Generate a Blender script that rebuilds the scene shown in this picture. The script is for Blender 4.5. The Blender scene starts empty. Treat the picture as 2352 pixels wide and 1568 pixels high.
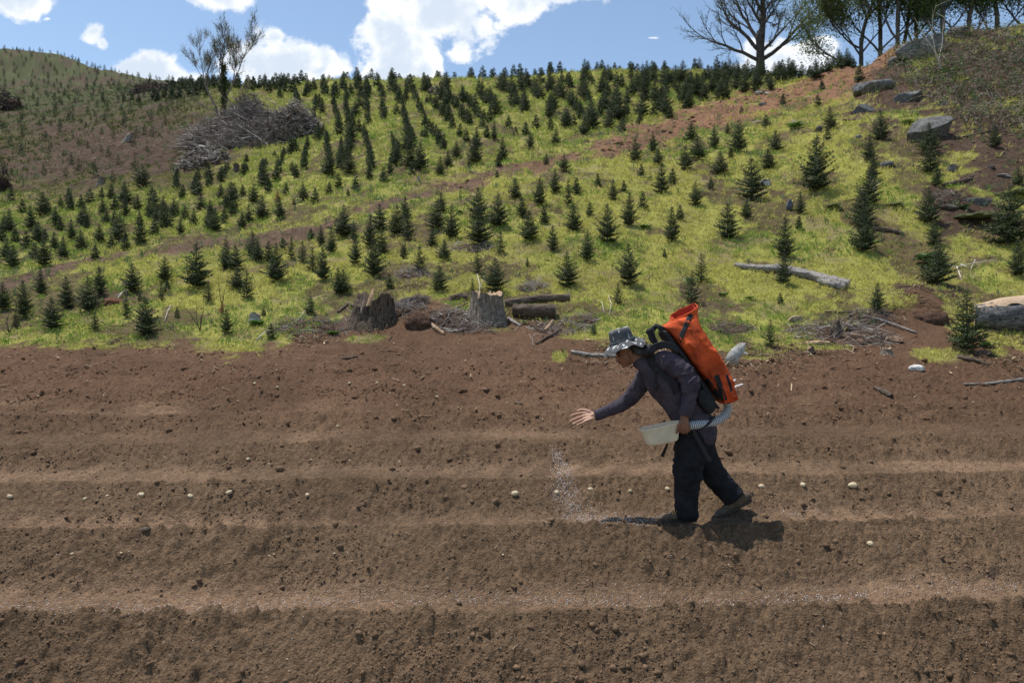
import bpy, bmesh, math
import numpy as np
from mathutils import Vector, Matrix
from mathutils.bvhtree import BVHTree

scene = bpy.context.scene
# ------------------------------------------------------------------ camera
CAMZ = 1.6
cam_data = bpy.data.cameras.new("camera")
cam = bpy.data.objects.new("camera", cam_data)
scene.collection.objects.link(cam)
scene.camera = cam
cam.location = (0, 0, CAMZ)
cam.rotation_euler = (math.radians(90), 0, 0)
cam_data.sensor_width = 36.0
cam_data.lens = 24.0
cam_data.clip_start = 0.05
cam_data.clip_end = 3000
cam_data.dof.use_dof = True
cam_data.dof.focus_distance = 6.2
cam_data.dof.aperture_fstop = 3.2
scene.render.resolution_x = 1024
scene.render.resolution_y = 682
scene.view_settings.view_transform = 'Standard'
scene.view_settings.look = 'None'
scene.view_settings.gamma = 1
scene.view_settings.exposure = 0.38
# ------------------------------------------------------------------ sun + sky
SUN_DIR = Vector((-0.28, 0.20, 1.0)).normalized()       # towards the sun
sun_el = math.asin(SUN_DIR.z)
sun_az = math.atan2(SUN_DIR.x, SUN_DIR.y)
sd = bpy.data.lights.new("sun", 'SUN')
sd.energy = 4.0
sd.angle = math.radians(0.6)
sd.color = (1.0, 0.95, 0.88)
sun = bpy.data.objects.new("sun", sd)
scene.collection.objects.link(sun)
sun.location = SUN_DIR * 120
sun.rotation_euler = (-SUN_DIR).to_track_quat('-Z', 'Y').to_euler()

class NT:
    """tiny helper to write node trees"""
    def __init__(s, tree):
        s.t = tree; s.n = tree.nodes; s.l = tree.links
    def new(s, typ, **kw):
        nd = s.n.new(typ)
        for k, v in kw.items(): setattr(nd, k, v)
        return nd
    def put(s, sock, v):
        if isinstance(v, bpy.types.NodeSocket): s.l.new(v, sock)
        else: sock.default_value = v
    def math(s, op, a, b=None, clamp=False):
        nd = s.new('ShaderNodeMath', operation=op); nd.use_clamp = clamp
        s.put(nd.inputs[0], a)
        if b is not None: s.put(nd.inputs[1], b)
        return nd.outputs[0]
    def mix(s, f, a, b, typ='MIX'):
        nd = s.new('ShaderNodeMix', data_type='RGBA', blend_type=typ)
        s.put(nd.inputs[0], f)
        for i, v in ((6, a), (7, b)):
            if isinstance(v, (tuple, list)) and len(v) == 3: v = (*v, 1)
            s.put(nd.inputs[i], v)
        return nd.outputs[2]
    def noise(s, vec, scale, detail=4, rough=.55, dist=0.0):
        nd = s.new('ShaderNodeTexNoise')
        if vec is not None: s.l.new(vec, nd.inputs['Vector'])
        nd.inputs['Scale'].default_value = scale; nd.inputs['Detail'].default_value = detail
        nd.inputs['Roughness'].default_value = rough; nd.inputs['Distortion'].default_value = dist
        return nd.outputs['Fac']
    def ramp(s, f, lo, hi, a=0.0, b=1.0):
        nd = s.new('ShaderNodeMapRange'); nd.interpolation_type = 'SMOOTHSTEP'
        s.put(nd.inputs[0], f); nd.inputs[1].default_value = lo; nd.inputs[2].default_value = hi
        nd.inputs[3].default_value = a; nd.inputs[4].default_value = b
        return nd.outputs[0]

world = bpy.data.worlds.new("World")
scene.world = world
world.use_nodes = True
w = NT(world.node_tree)
for nd in list(w.n): w.n.remove(nd)
sky = w.new('ShaderNodeTexSky')
sky.sky_type = 'NISHITA'
sky.sun_disc = False
sky.sun_elevation = sun_el
sky.sun_rotation = sun_az
sky.altitude = 900
sky.air_density = 1.0
sky.dust_density = 0.6
sky.ozone_density = 1.6
SKY_STRENGTH = 0.125
tc = w.new('ShaderNodeTexCoord')
sep = w.new('ShaderNodeSeparateXYZ'); w.l.new(tc.outputs['Generated'], sep.inputs[0])
yy = w.math('MAXIMUM', sep.outputs[1], 0.02)
U = w.math('DIVIDE', sep.outputs[0], yy)     # tangent of azimuth from due "north"
Vv = w.math('DIVIDE', sep.outputs[2], yy)    # tangent of elevation
comb = w.new('ShaderNodeCombineXYZ'); w.l.new(U, comb.inputs[0]); w.l.new(Vv, comb.inputs[1])
warp = w.new('ShaderNodeTexNoise'); w.l.new(comb.outputs[0], warp.inputs['Vector'])
warp.inputs['Scale'].default_value = 9; warp.inputs['Detail'].default_value = 5
# cumulus clouds: (azimuth tangent, elevation tangent, half widths, weight) in thousandths
CLOUDS = [(-165, 430, 60, 95, 1.15), (-105, 478, 90, 52, 1.1), (-185, 385, 40, 34, 1.1), (-130, 400, 34, 40, .95), (-10, 500, 100, 38, 1), (75, 510, 80, 24, .9),
          (-75, 425, 34, 34, .8), (-195, 455, 26, 70, 1),
          (-335, 402, 84, 38, 1.2), (-352, 445, 32, 34, .8), (-395, 405, 32, 22, 1), (-285, 395, 28, 20, 1),
          (-527, 388, 54, 30, 1.2), (-480, 380, 40, 18, 1), (-718, 500, 62, 30, 1.05), (-425, 503, 60, 24, .85),
          (-613, 451, 26, 24, .75), (-600, 438, 15, 18, .62), (-680, 472, 16, 8, .5), (-675, 417, 18, 6, 1),
          (398, 415, 72, 30, 1.05), (452, 430, 32, 20, 1.0), (350, 398, 40, 14, 1), (206, 444, 16, 3, .55)]
fld = None
for (cx, cy, rx, ry, wt) in CLOUDS:
    a = w.math('DIVIDE', w.math('SUBTRACT', U, cx / 1000), rx / 1000)
    b = w.math('DIVIDE', w.math('SUBTRACT', Vv, cy / 1000), ry / 1000)
    r = w.math('SQRT', w.math('ADD', w.math('MULTIPLY', a, a), w.math('MULTIPLY', b, b)))
    g = w.math('SUBTRACT', wt, r)
    fld = g if fld is None else w.math('MAXIMUM', fld, g)
fld = w.math('MAXIMUM', fld, -1.2)
n1 = w.noise(comb.outputs[0], 16, 9, .62, .3)
n2 = w.noise(comb.outputs[0], 46, 6, .6)
f2 = w.math('ADD', fld, w.math('MULTIPLY', w.math('SUBTRACT', n1, .5), 2.3))
f2 = w.math('ADD', f2, w.math('MULTIPLY', w.math('SUBTRACT', n2, .5), .55))
mask = w.ramp(f2, -0.02, 0.42)
n3 = w.noise(comb.outputs[0], 11, 6, .55, .2)
shade = w.ramp(w.math('ADD', w.math('MULTIPLY', f2, .28), n3), .42, .80)
cloudcol = w.mix(shade, (1.02, 1.02, 1.02), (0.60, 0.68, 0.79))
skyc = w.mix(1.0, sky.outputs[0], (1.22, 1.17, 1.06), 'MULTIPLY')
bg_sky = w.new('ShaderNodeBackground'); w.l.new(skyc, bg_sky.inputs[0]); bg_sky.inputs[1].default_value = SKY_STRENGTH
bg_cl = w.new('ShaderNodeBackground'); w.l.new(cloudcol, bg_cl.inputs[0]); bg_cl.inputs[1].default_value = 0.92
mx = w.new('ShaderNodeMixShader'); w.l.new(mask, mx.inputs[0])
w.l.new(bg_sky.outputs[0], mx.inputs[1]); w.l.new(bg_cl.outputs[0], mx.inputs[2])
wo = w.new('ShaderNodeOutputWorld'); w.l.new(mx.outputs[0], wo.inputs[0])

# ------------------------------------------------------------------ helpers
rng = np.random.default_rng(7)
ROOTCOL = scene.collection

def hash2(ix, iy, seed):
    h = (ix.astype(np.int64) * 374761393 + iy.astype(np.int64) * 668265263 + seed * 1442695041) & 0xFFFFFFFF
    h = ((h ^ (h >> 13)) * 1274126177) & 0xFFFFFFFF
    h = (h ^ (h >> 16)) & 0xFFFFFFFF
    return h.astype(np.float64) / 4294967295.0

def vnoise(x, y, seed=0):
    x = np.asarray(x, float); y = np.asarray(y, float)
    ix = np.floor(x); iy = np.floor(y); fx = x - ix; fy = y - iy
    ix = ix.astype(np.int64); iy = iy.astype(np.int64)
    sx = fx * fx * fx * (fx * (fx * 6 - 15) + 10); sy = fy * fy * fy * (fy * (fy * 6 - 15) + 10)
    a = hash2(ix, iy, seed); b = hash2(ix + 1, iy, seed); c = hash2(ix, iy + 1, seed); d = hash2(ix + 1, iy + 1, seed)
    return (a + (b - a) * sx) * (1 - sy) + (c + (d - c) * sx) * sy      # 0..1

def cells(x, y, seed=0):
    """rounded crumbs: domes of random height on a jittered grid, 0..1"""
    ix = np.floor(x).astype(np.int64); iy = np.floor(y).astype(np.int64); best = np.zeros_like(x)
    for i in (-1, 0, 1):
        for j in (-1, 0, 1):
            a = ix + i; b = iy + j; cx = a + hash2(a, b, seed); cy = b + hash2(a, b, seed + 1); h = hash2(a, b, seed + 2); r = .35 + .55 * hash2(a, b, seed + 3)
            d2 = ((x - cx) ** 2 + (y - cy) ** 2) / (r * r)
            best = np.maximum(best, np.sqrt(np.clip(1 - d2, 0, 1)) * h * r)
    return best

def fbm(x, y, oct=4, seed=0, gain=.5):
    s = 0; a = 1; t = 0
    for i in range(oct):
        s = s + a * vnoise(x * 2 ** i + 17.3 * i, y * 2 ** i - 9.1 * i, seed + i); t += a; a *= gain
    return s / t - .5                                                    # -.5.. .5

def noise3(p, scale, seed=0):
    """cheap 3-D noise -.5...5 from three planes"""
    return (fbm(p[:, 0] * scale + 3.1, p[:, 1] * scale + p[:, 2] * scale * .7, 3, seed)
            + fbm(p[:, 2] * scale - 7.7, p[:, 0] * scale * .6 - p[:, 1] * scale, 3, seed + 11)) * .8

def sstep(x, a, b):
    t = np.clip((x - a) / (b - a), 0, 1); return t * t * (3 - 2 * t)

def mesh_obj(name, V, F, mat=None, parent=None, col=None, smooth=False, mats=None, mi=None):
    V = np.asarray(V, dtype=np.float32)
    me = bpy.data.meshes.new(name)
    if not isinstance(F, (list, tuple)): F = [F]
    F = [np.asarray(f, dtype=np.int32) for f in F if len(f)]
    me.vertices.add(len(V)); me.vertices.foreach_set('co', V.ravel())
    nl = sum(f.size for f in F); npoly = sum(len(f) for f in F)
    me.loops.add(nl); me.polygons.add(npoly)
    me.loops.foreach_set('vertex_index', np.concatenate([f.ravel() for f in F]))
    st = []; o = 0
    for f in F:
        st.append(o + np.arange(len(f)) * f.shape[1]); o += f.size
    me.polygons.foreach_set('loop_start', np.concatenate(st).astype(np.int32))
    if mi is not None: me.polygons.foreach_set('material_index', np.asarray(mi, dtype=np.int32))
    me.update(calc_edges=True)
    if smooth: me.polygons.foreach_set('use_smooth', np.ones(npoly, dtype=bool))
    if col is not None:
        at_ = me.attributes.new('Col', 'FLOAT_COLOR', 'POINT')
        c = np.ones((len(V), 4), dtype=np.float32); c[:, :3] = col
        at_.data.foreach_set('color', c.ravel())
    for m in (mats or ([mat] if mat else [])): me.materials.append(m)
    ob = bpy.data.objects.new(name, me); ROOTCOL.objects.link(ob)
    if parent is not None: ob.parent = parent
    return ob

def tag(o, label=None, cat=None, group=None, kind=None):
    if label: o['label'] = label
    if cat: o['category'] = cat
    if group: o['group'] = group
    if kind: o['kind'] = kind
    return o

def empty(name, loc, label=None, cat=None, group=None, rz=0):
    o = bpy.data.objects.new(name, None); ROOTCOL.objects.link(o)
    o.location = loc; o.rotation_euler = (0, 0, rz); o.empty_display_size = .1
    return tag(o, label, cat, group)

def mat_basic(name, col, rough=.8, noise_scale=None, noise_amt=.3, bump=0, bump_scale=40, spec=.3, use_attr=False, stretch=None, trans=0):
    m = bpy.data.materials.new(name); m.use_nodes = True
    t = NT(m.node_tree); bs = t.n['Principled BSDF']
    bs.inputs['Roughness'].default_value = rough
    bs.inputs['Specular IOR Level'].default_value = spec
    co = t.new('ShaderNodeTexCoord'); vec = co.outputs['Object']
    if stretch:
        mp = t.new('ShaderNodeMapping'); t.l.new(vec, mp.inputs[0]); mp.inputs['Scale'].default_value = stretch; vec = mp.outputs[0]
    if use_attr:
        at_ = t.new('ShaderNodeAttribute'); at_.attribute_name = 'Col'; c = at_.outputs['Color']
        if col is not None: c = t.mix(1.0, c, col, 'MULTIPLY')
    else:
        rgb = t.new('ShaderNodeRGB'); rgb.outputs[0].default_value = (*col, 1); c = rgb.outputs[0]
    if noise_scale:
        n = t.noise(vec, noise_scale, 6, .65)
        f = t.ramp(n, .3, .7, 1 - noise_amt, 1 + noise_amt)
        mul = t.new('ShaderNodeVectorMath', operation='SCALE'); t.l.new(c, mul.inputs[0]); t.l.new(f, mul.inputs['Scale']); c = mul.outputs[0]
    t.l.new(c, bs.inputs['Base Color'])
    if bump:
        n = t.noise(vec, bump_scale, 6, .65)
        bp = t.new('ShaderNodeBump'); bp.inputs['Strength'].default_value = 1.0; bp.inputs['Distance'].default_value = bump
        t.l.new(n, bp.inputs['Height']); t.l.new(bp.outputs[0], bs.inputs['Normal'])
    if trans:
        tr = t.new('ShaderNodeBsdfTranslucent'); t.l.new(c, tr.inputs[0])
        ms = t.new('ShaderNodeMixShader'); ms.inputs[0].default_value = trans
        t.l.new(bs.outputs[0], ms.inputs[1]); t.l.new(tr.outputs[0], ms.inputs[2])
        t.l.new(ms.outputs[0], t.n['Material Output'].inputs[0])
    return m

# ------------------------------------------------------------------ terrain
# hillside profiles: for an azimuth (given as a column of the view), distance and elevation pairs
F_ = 1568.0
PROF = {
 -900: [(14, 690), (18, 610), (24, 530), (32, 440), (45, 350), (60, 280), (80, 200), (100, 165)],
 0:    [(14, 680), (18, 585), (24, 495), (32, 405), (45, 320), (60, 252), (80, 180), (100, 128)],
 130:  [(14, 678), (18, 580), (24, 488), (32, 395), (45, 305), (60, 245), (80, 180), (98, 138)],
 260:  [(14, 676), (18, 572), (24, 475), (32, 378), (44, 290), (60, 228), (75, 195), (90, 178)],
 330:  [(14, 674), (18, 566), (24, 465), (32, 366), (44, 276), (58, 222), (72, 200), (86, 193)],
 400:  [(14, 672), (18, 560), (24, 455), (32, 355), (44, 262), (58, 214), (68, 206), (84, 205)],
 480:  [(14, 670), (18, 553), (24, 442), (33, 336), (44, 250), (56, 208), (64, 202), (80, 207)],
 600:  [(14, 668), (18, 545), (24, 425), (34, 315), (44, 238), (54, 203), (58, 200)],
 800:  [(14, 665), (18, 530), (24, 400), (34, 285), (44, 218), (52, 198)],
 1176: [(14, 660), (18, 512), (24, 375), (34, 260), (44, 203), (50, 192)],
 1400: [(14, 660), (18, 505), (24, 362), (34, 248), (43, 190), (49, 176)],
 1600: [(14, 660), (18, 500), (24, 352), (32, 255), (41, 192), (47, 178)],
 1800: [(14, 656), (18, 480), (24, 330), (31, 238), (38, 190), (42, 180)],
 1950: [(14, 650), (18, 460), (23, 312), (29, 215), (34, 168), (36, 160)],
 2080: [(14, 646), (18, 446), (22, 322), (26, 222), (30, 140), (33, 112)],
 2200: [(14, 640), (18, 436), (22, 300), (26, 190), (29, 110), (31, 84)],
 2352: [(14, 636), (18, 425), (22, 285), (26, 165), (29, 85), (31, 60)],
 3300: [(14, 630), (18, 410), (22, 260), (26, 130), (30, 40), (33, 0)],
}
def pchip(xs, ys, xq):
    xs = np.array(xs, float); ys = np.array(ys, float); h = np.diff(xs); d = np.diff(ys) / h
    m = np.zeros(len(xs)); m[0] = d[0]; m[-1] = d[-1]
    for i in range(1, len(xs) - 1):
        if d[i - 1] * d[i] > 0:
            w1 = 2 * h[i] + h[i - 1]; w2 = h[i] + 2 * h[i - 1]; m[i] = (w1 + w2) / (w1 / d[i - 1] + w2 / d[i])
    k = np.clip(np.searchsorted(xs, xq) - 1, 0, len(xs) - 2); t = (xq - xs[k]) / h[k]; t = np.clip(t, 0, 1)
    return ((2 * t**3 - 3 * t**2 + 1) * ys[k] + (t**3 - 2 * t**2 + t) * h[k] * m[k] + (-2 * t**3 + 3 * t**2) * ys[k + 1] + (t**3 - t**2) * h[k] * m[k + 1])
TY = np.concatenate([np.linspace(3, 12, 60), np.geomspace(12.1, 300, 500)])
TPX = np.linspace(-900, 3300, 421)
cols = sorted(PROF)
tab = []
for c in cols:
    pts = [(3, -.9), (9, .9), (10, 1.2), (11, 1.5)] + [(Y, CAMZ + (784 - p) / F_ * Y) for Y, p in PROF[c]]
    Y, z = pts[-1]; pts += [(Y + 6, z - .3), (Y + 25, z - 5), (max(Y + 60, 170), z - 16), (300, z - 30)]
    tab.append(pchip([p[0] for p in pts], [p[1] for p in pts], TY))
tab = np.array(tab)
TAB = np.array([pchip(cols, tab[:, j], TPX) for j in range(len(TY))]).T      # [px, Y]

def Hbase(x, y):
    x = np.asarray(x, float); y = np.asarray(y, float)
    ys = np.maximum(y, 3.0)
    px = np.clip(1176 + F_ * x / ys, -899.9, 3299.9)
    fi = (px + 900) / (TPX[1] - TPX[0]); i = np.clip(np.floor(fi).astype(int), 0, len(TPX) - 2); fi = fi - i
    j = np.clip(np.searchsorted(TY, ys) - 1, 0, len(TY) - 2); fj = np.clip((ys - TY[j]) / (TY[j + 1] - TY[j]), 0, 1)
    z = (TAB[i, j] * (1 - fi) + TAB[i + 1, j] * fi) * (1 - fj) + (TAB[i, j + 1] * (1 - fi) + TAB[i + 1, j + 1] * fi) * fj
    return np.where(y < 11, .3 * (np.maximum(y, -40) - 6), z)

CRESTS = np.array([1.5, 2.55, 3.62, 4.70, 5.76, 6.66, 7.52, 8.4, 9.3, 10.2, 11.1])
AMP = np.array([.15, .15, .15, .15, .135, .075, .06, .03, .02, .01, 0])
def ridges(x, y):
    """planting ridges with flat bottomed furrows between them"""
    yy = y - .022 * x + .12 * fbm(x * .35, y * .2, 2, 5) + .07 * fbm(x * 1.6, y * .8, 3, 6)
    k = np.clip(np.searchsorted(CRESTS, yy) - 1, 0, len(CRESTS) - 2)
    p = np.clip((yy - CRESTS[k]) / (CRESTS[k + 1] - CRESTS[k]), 0, 1)     # 0 at near crest .. 1 at far crest
    a0 = AMP[k]; a1 = AMP[k + 1]
    near = 1 - sstep(p, 0.0, .12); far = np.clip((p - .46) / .54, 0, 1) ** 1.5
    h = np.maximum(a0 * near, a1 * far) * 1.5 - a0 * .5
    h = h - .04 * np.exp(-((x - 1.5) / .55) ** 2) * np.exp(-((yy - 5.74) / .16) ** 2)       # crest trodden down where the sower walks
    return np.where((yy > 1.5) & (yy < 11.1), h, 0), p, k

def edge_py(px):
    """column -> row of the ploughed field's upper border in the reference view of the site"""
    xs = [-900, 0, 200, 330, 420, 520, 640, 700, 790, 900, 1000, 1060, 1200, 1290, 1380, 1600, 1700, 1800, 1900, 2000, 2080, 2140, 2200, 2352, 3300]
    ys = [800, 792, 786, 792, 800, 806, 790, 765, 742, 706, 694, 702, 722, 775, 800, 806, 808, 800, 772, 752, 700, 668, 770, 800, 820]
    return np.interp(px, xs, ys)

def proj(x, y, z):
    return 1176 + F_ * x / y, 784 - F_ * (z - CAMZ) / y

ROAD = np.array([(-900, 840), (0, 668), (90, 640), (187, 606), (330, 588), (480, 562), (600, 551), (700, 532), (790, 497), (900, 466), (1000, 440), (1100, 414), (1200, 386),
                 (1300, 362), (1400, 338), (1500, 308), (1600, 276), (1700, 246), (1800, 216), (1900, 186), (2000, 148), (2080, 112), (2200, 80)])
ROADW = np.array([(0, 9), (600, 15), (1000, 15), (1300, 20), (1500, 30), (1700, 36), (1900, 40), (2080, 22)])

def masks(x, y, zb):
    """soil(field), road, bare  ... 0..1 each"""
    yc = np.maximum(y, 1.0)
    px, py = proj(x, yc, zb)
    e = edge_py(px)
    n = fbm(x * 1.1, y * 1.1, 4, 21); n2 = fbm(x * 4, y * 4, 3, 31)
    soil = sstep(py - e + n * 58 + n2 * 52, -12, 12)
    soil = np.where(y < 9.5, 1, soil)
    # weedy patches left within the soil margin
    for (cx, cy, rx, ry) in ((700 + 140, 782, 60, 12), (1285, 822, 22, 18), (1150, 756, 40, 10), (1330, 775, 50, 8), (1750, 820, 60, 10), (2160, 818, 70, 24), (1870, 800, 90, 8), (560, 800, 60, 8), (2290, 810, 30, 14), (300, 798, 80, 5)):
        d = 1 - np.sqrt(((px - cx) / rx) ** 2 + ((py - cy) / ry) ** 2)
        soil = soil * (1 - sstep(d + n * .8 + n2 * .7, .05, .5) * .85)
    rc = np.interp(px, ROAD[:, 0], ROAD[:, 1]); rw = np.interp(px, ROADW[:, 0], ROADW[:, 1])
    road = 1 - sstep(np.abs(py - rc) + (n * 44 + n2 * 30) * (rw / 18), rw * .5, rw * 1.3)
    road = np.where((px > 2100) | (y > 36) | (y < 11), 0, road)
    bare = np.zeros_like(px)
    for (cx, cy, rx, ry, s) in ((270, 340, 230, 75, 1.0), (120, 380, 160, 50, .9), (470, 330, 110, 70, .9), (380, 420, 100, 25, .6), (2290, 340, 170, 120, 1.0), (2040, 205, 120, 90, 1.0), (2280, 170, 220, 150, 1.0),
                               (2200, 480, 100, 55, 1.0), (2290, 530, 80, 35, .9), (2110, 350, 90, 60, .8), (2100, 420, 50, 30, .7), (2130, 690, 70, 45, 1.0), (1470, 700, 60, 10, .6), (1790, 445, 30, 18, .9), (1650, 555, 22, 9, .8), (1880, 400, 50, 22, .8), (1740, 505, 30, 12, .8), (1000, 640, 60, 14, .6), (910, 575, 60, 16, .6), (1250, 570, 60, 14, .5), (1960, 760, 150, 22, .8)):
        d = 1 - np.sqrt(((px - cx) / rx) ** 2 + ((py - cy) / ry) ** 2)
        bare = np.maximum(bare, s * sstep(d + n * 1.6 + n2 * 1.2, -.05, .4))
    sp = sstep(fbm(x * .8 + 40, y * .8, 4, 77) + n2 * .45, .03, .14) * .8
    bare = np.maximum(bare, sp)
    bare = np.where(y < 10.5, 0, bare)
    return soil, road, bare, px, py

def ground(x, y):
    x = np.atleast_1d(np.asarray(x, float)); y = np.atleast_1d(np.asarray(y, float))
    zb = Hbase(x, y)
    r, p, k = ridges(x, y)
    z = zb + r
    w_ = sstep(y, 9.5, 12.5)
    # tyre lugs and foot prints pressed into the furrow floors
    lug = np.sin(x * 21 + y * 9) * sstep(p, .2, .3) * (1 - sstep(p, .52, .64)) * (k == 4) * (sstep(-x, .9, 1.6) + sstep(x, 1.9, 2.3))
    lug2 = np.sin(x * 16 - y * 12) * sstep(p, .15, .25) * (1 - sstep(p, .5, .66)) * (k == 5) * sstep(x, -.6, .2) * (1 - sstep(x, 1.2, 1.8))
    z = z + (1 - w_) * (.026 * lug + .018 * lug2)
    clod = fbm(x * 9, y * 9, 3, 3)
    rough = .30 + .70 * sstep(p, .46, .62)                      # furrow floors are smoother
    rough = np.where(y > 8.5, .8, rough)
    near_ = y < 12.6; crumbs = np.zeros_like(x)
    if near_.any():
        xn, yn = x[near_], y[near_]; rg = rough[near_]; cl_ = sstep(fbm(xn * 1.4, yn * 1.4, 3, 92), -.15, .15)
        crumbs[near_] = rg * (.018 * cells(xn * 46, yn * 46, 331) + .034 * cells(xn * 26, yn * 26, 301) + .050 * (.3 + .7 * cl_) * cells(xn * 17, yn * 17, 311) + .10 * cl_ * np.clip(cells(xn * 8, yn * 8, 321) - .25, 0, 1))
    z = z + (1 - w_) * (.05 * fbm(x * 2.2, y * 2.2, 3, 1) + rough * (.034 * clod + .016 * fbm(x * 30, y * 30, 3, 4)) + crumbs)
    z = z + w_ * (.30 * fbm(x * .55, y * .55, 3, 2) + .11 * fbm(x * 3, y * 3, 3, 9)) * np.clip(y / 20, .5, 1.6)
    # soil bank thrown up beside the uprooted hole on the right, mound round the stumps
    px, py = proj(x, np.maximum(y, 1), zb)
    z = z + .16 * np.exp(-((px - 2120) / 60) ** 2 - ((py - 690) / 28) ** 2) * (y > 9)
    z = z + .20 * np.exp(-((px - 985) / 120) ** 2 - ((py - 735) / 30) ** 2) * (y > 9)
    return z

def gz(x, y): return float(ground(x, y)[0])

_RY = np.concatenate([np.linspace(3, 12, 500), np.geomspace(12.01, 200, 3000)])
def at(px, py, dist=None):
    """first ground point seen from the reference spot in the direction (column, row)"""
    x = (px - 1176) / F_ * _RY; zr = CAMZ - (py - 784) / F_ * _RY
    g = Hbase(x, _RY) + ridges(x, _RY)[0]
    hit = np.nonzero(g >= zr)[0]
    if len(hit) == 0:
        i = int(np.argmax(g - zr))
    else: i = hit[0]
    Y = _RY[i]
    X = (px - 1176) / F_ * Y
    return Vector((X, Y, gz(X, Y)))
# ------------------------------------------------------------------ ground sheet
def build_ground():
    inv = np.linspace(1 / 3.3, 1 / 11.0, 500)
    Ys = np.concatenate([[-120, -60, -30, -14, -6, -2, 0, 1, 1.6, 2.1, 2.5, 2.8, 3.05], 1 / inv, np.geomspace(11.03, 62, 330), np.geomspace(63, 300, 60)])
    us = np.concatenate([np.linspace(-1.7, -.84, 60), np.linspace(-.835, .835, 930), np.linspace(.84, 1.7, 60)])
    g = np.where(Ys > 1, Ys, 1 + (1 - Ys) * 1.6)
    X = us[None, :] * g[:, None]; Y = np.repeat(Ys[:, None], len(us), 1)
    x = X.ravel(); y = Y.ravel()
    z = ground(x, y); zb = Hbase(x, y)
    soil, road, bare, px, py = masks(x, y, zb)
    n = fbm(x * .9, y * .9, 4, 51)[:, None]; n2 = fbm(x * 5, y * 5, 3, 52)[:, None]; n3 = fbm(x * 22, y * 22, 2, 53)[:, None]
    # bare soil: grey brown near, redder and darker further up the field, paler trodden furrow floors
    _, p, k = ridges(x, y)
    far = sstep(y, 6.4, 9.5)[:, None]
    c_soil = np.array([.150, .098, .059]) * (1 - far) + np.array([.124, .071, .042]) * far
    floor = (sstep(p, .0, .05) * (1 - sstep(p, .46, .66)) * (y < 9))[:, None] * np.clip(.8 + n * 1.6 - .9 * (y > 7.2)[:, None] + 1.6 * fbm(x * .6, y * 2.5, 2, 99)[:, None] * (y > 6.3)[:, None], 0, 1)
    c_soil = c_soil * (1 - floor * .8) + np.array([.240, .155, .096]) * floor * .8
    c_soil = c_soil * (1 + n * .45 + n2 * .35 + n3 * .35)
    red = sstep(px, 900, 1700)[:, None]
    c_road = (np.array([.125, .078, .052]) * (1 - red) + np.array([.225, .118, .068]) * red) * (1 + n2 * .7 + n * .3)
    c_bare = np.array([.082, .052, .035]) * (1 + n2 * .9 + n * .4) 
    # vegetation floor
    up = sstep(py, 640, 380)[:, None] * 0
    c_veg = np.array([.28, .27, .065]) * (1 + n * .5 + n2 * .5)
    straw = np.array([.22, .17, .095])
    s = sstep(fbm(x * 1.7 + 9, y * 1.7, 4, 61)[:, None] + n2 * .2, .05, .22)
    c_veg = c_veg * (1 - s * .7) + straw * s * .7
    # far left hill: browner cover, with cloud shade put into its colour
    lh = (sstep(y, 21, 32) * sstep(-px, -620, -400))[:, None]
    c_brown_shade = (np.array([.085, .066, .030]) * (1 - sstep(y, 38, 60)[:, None]) + np.array([.062, .070, .026]) * sstep(y, 38, 60)[:, None]) * (1 + n * .8 + n2 * .6)
    c_veg = c_veg * (1 - lh) + c_brown_shade * lh
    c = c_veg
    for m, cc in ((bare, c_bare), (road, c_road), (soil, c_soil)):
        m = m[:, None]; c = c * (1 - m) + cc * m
    c = np.clip(c, .004, .9)
    R, C = len(Ys), len(us)
    i = np.arange((R - 1) * (C - 1)); r = i // (C - 1); q = i % (C - 1); a = r * C + q
    Fq = np.stack([a, a + 1, a + C + 1, a + C], 1)
    m = bpy.data.materials.new("ground"); m.use_nodes = True
    t = NT(m.node_tree); bs = t.n['Principled BSDF']; bs.inputs['Roughness'].default_value = .95; bs.inputs['Specular IOR Level'].default_value = .12
    a_ = t.new('ShaderNodeAttribute'); a_.attribute_name = 'Col'
    co = t.new('ShaderNodeTexCoord'); v = co.outputs['Object']
    n1 = t.noise(v, 28, 8, .7); n2_ = t.noise(v, 140, 5, .7)
    f = t.math('MULTIPLY', t.ramp(n1, .3, .7, .68, 1.3), t.ramp(n2_, .3, .7, .78, 1.22))
    sc = t.new('ShaderNodeVectorMath', operation='SCALE'); t.l.new(a_.outputs['Color'], sc.inputs[0]); t.l.new(f, sc.inputs['Scale'])
    t.l.new(sc.outputs[0], bs.inputs['Base Color'])
    hb = t.math('ADD', t.math('MULTIPLY', n1, .55), t.math('MULTIPLY', n2_, .35))
    vo = t.new('ShaderNodeTexVoronoi'); vo.inputs['Scale'].default_value = 62; t.l.new(v, vo.inputs['Vector'])
    hb = t.math('SUBTRACT', hb, t.math('MULTIPLY', vo.outputs['Distance'], .32))
    bp = t.new('ShaderNodeBump'); bp.inputs['Distance'].default_value = .035; bp.inputs['Strength'].default_value = 1
    t.l.new(hb, bp.inputs['Height']); t.l.new(bp.outputs[0], bs.inputs['Normal'])
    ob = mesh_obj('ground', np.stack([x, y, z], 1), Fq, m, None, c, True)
    tag(ob, 'ploughed brown field rising into a weedy planted hillside', None, None, 'structure')
    return ob
build_ground()

# ------------------------------------------------------------------ icosphere data
def ico(sub):
    bm = bmesh.new(); bmesh.ops.create_icosphere(bm, subdivisions=sub, radius=1)
    V = np.array([v.co[:] for v in bm.verts]); F = np.array([[v.index for v in f.verts] for f in bm.faces]); bm.free()
    return V, F
ICO = {s: ico(s) for s in (1, 2, 3, 4, 5)}

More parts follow.
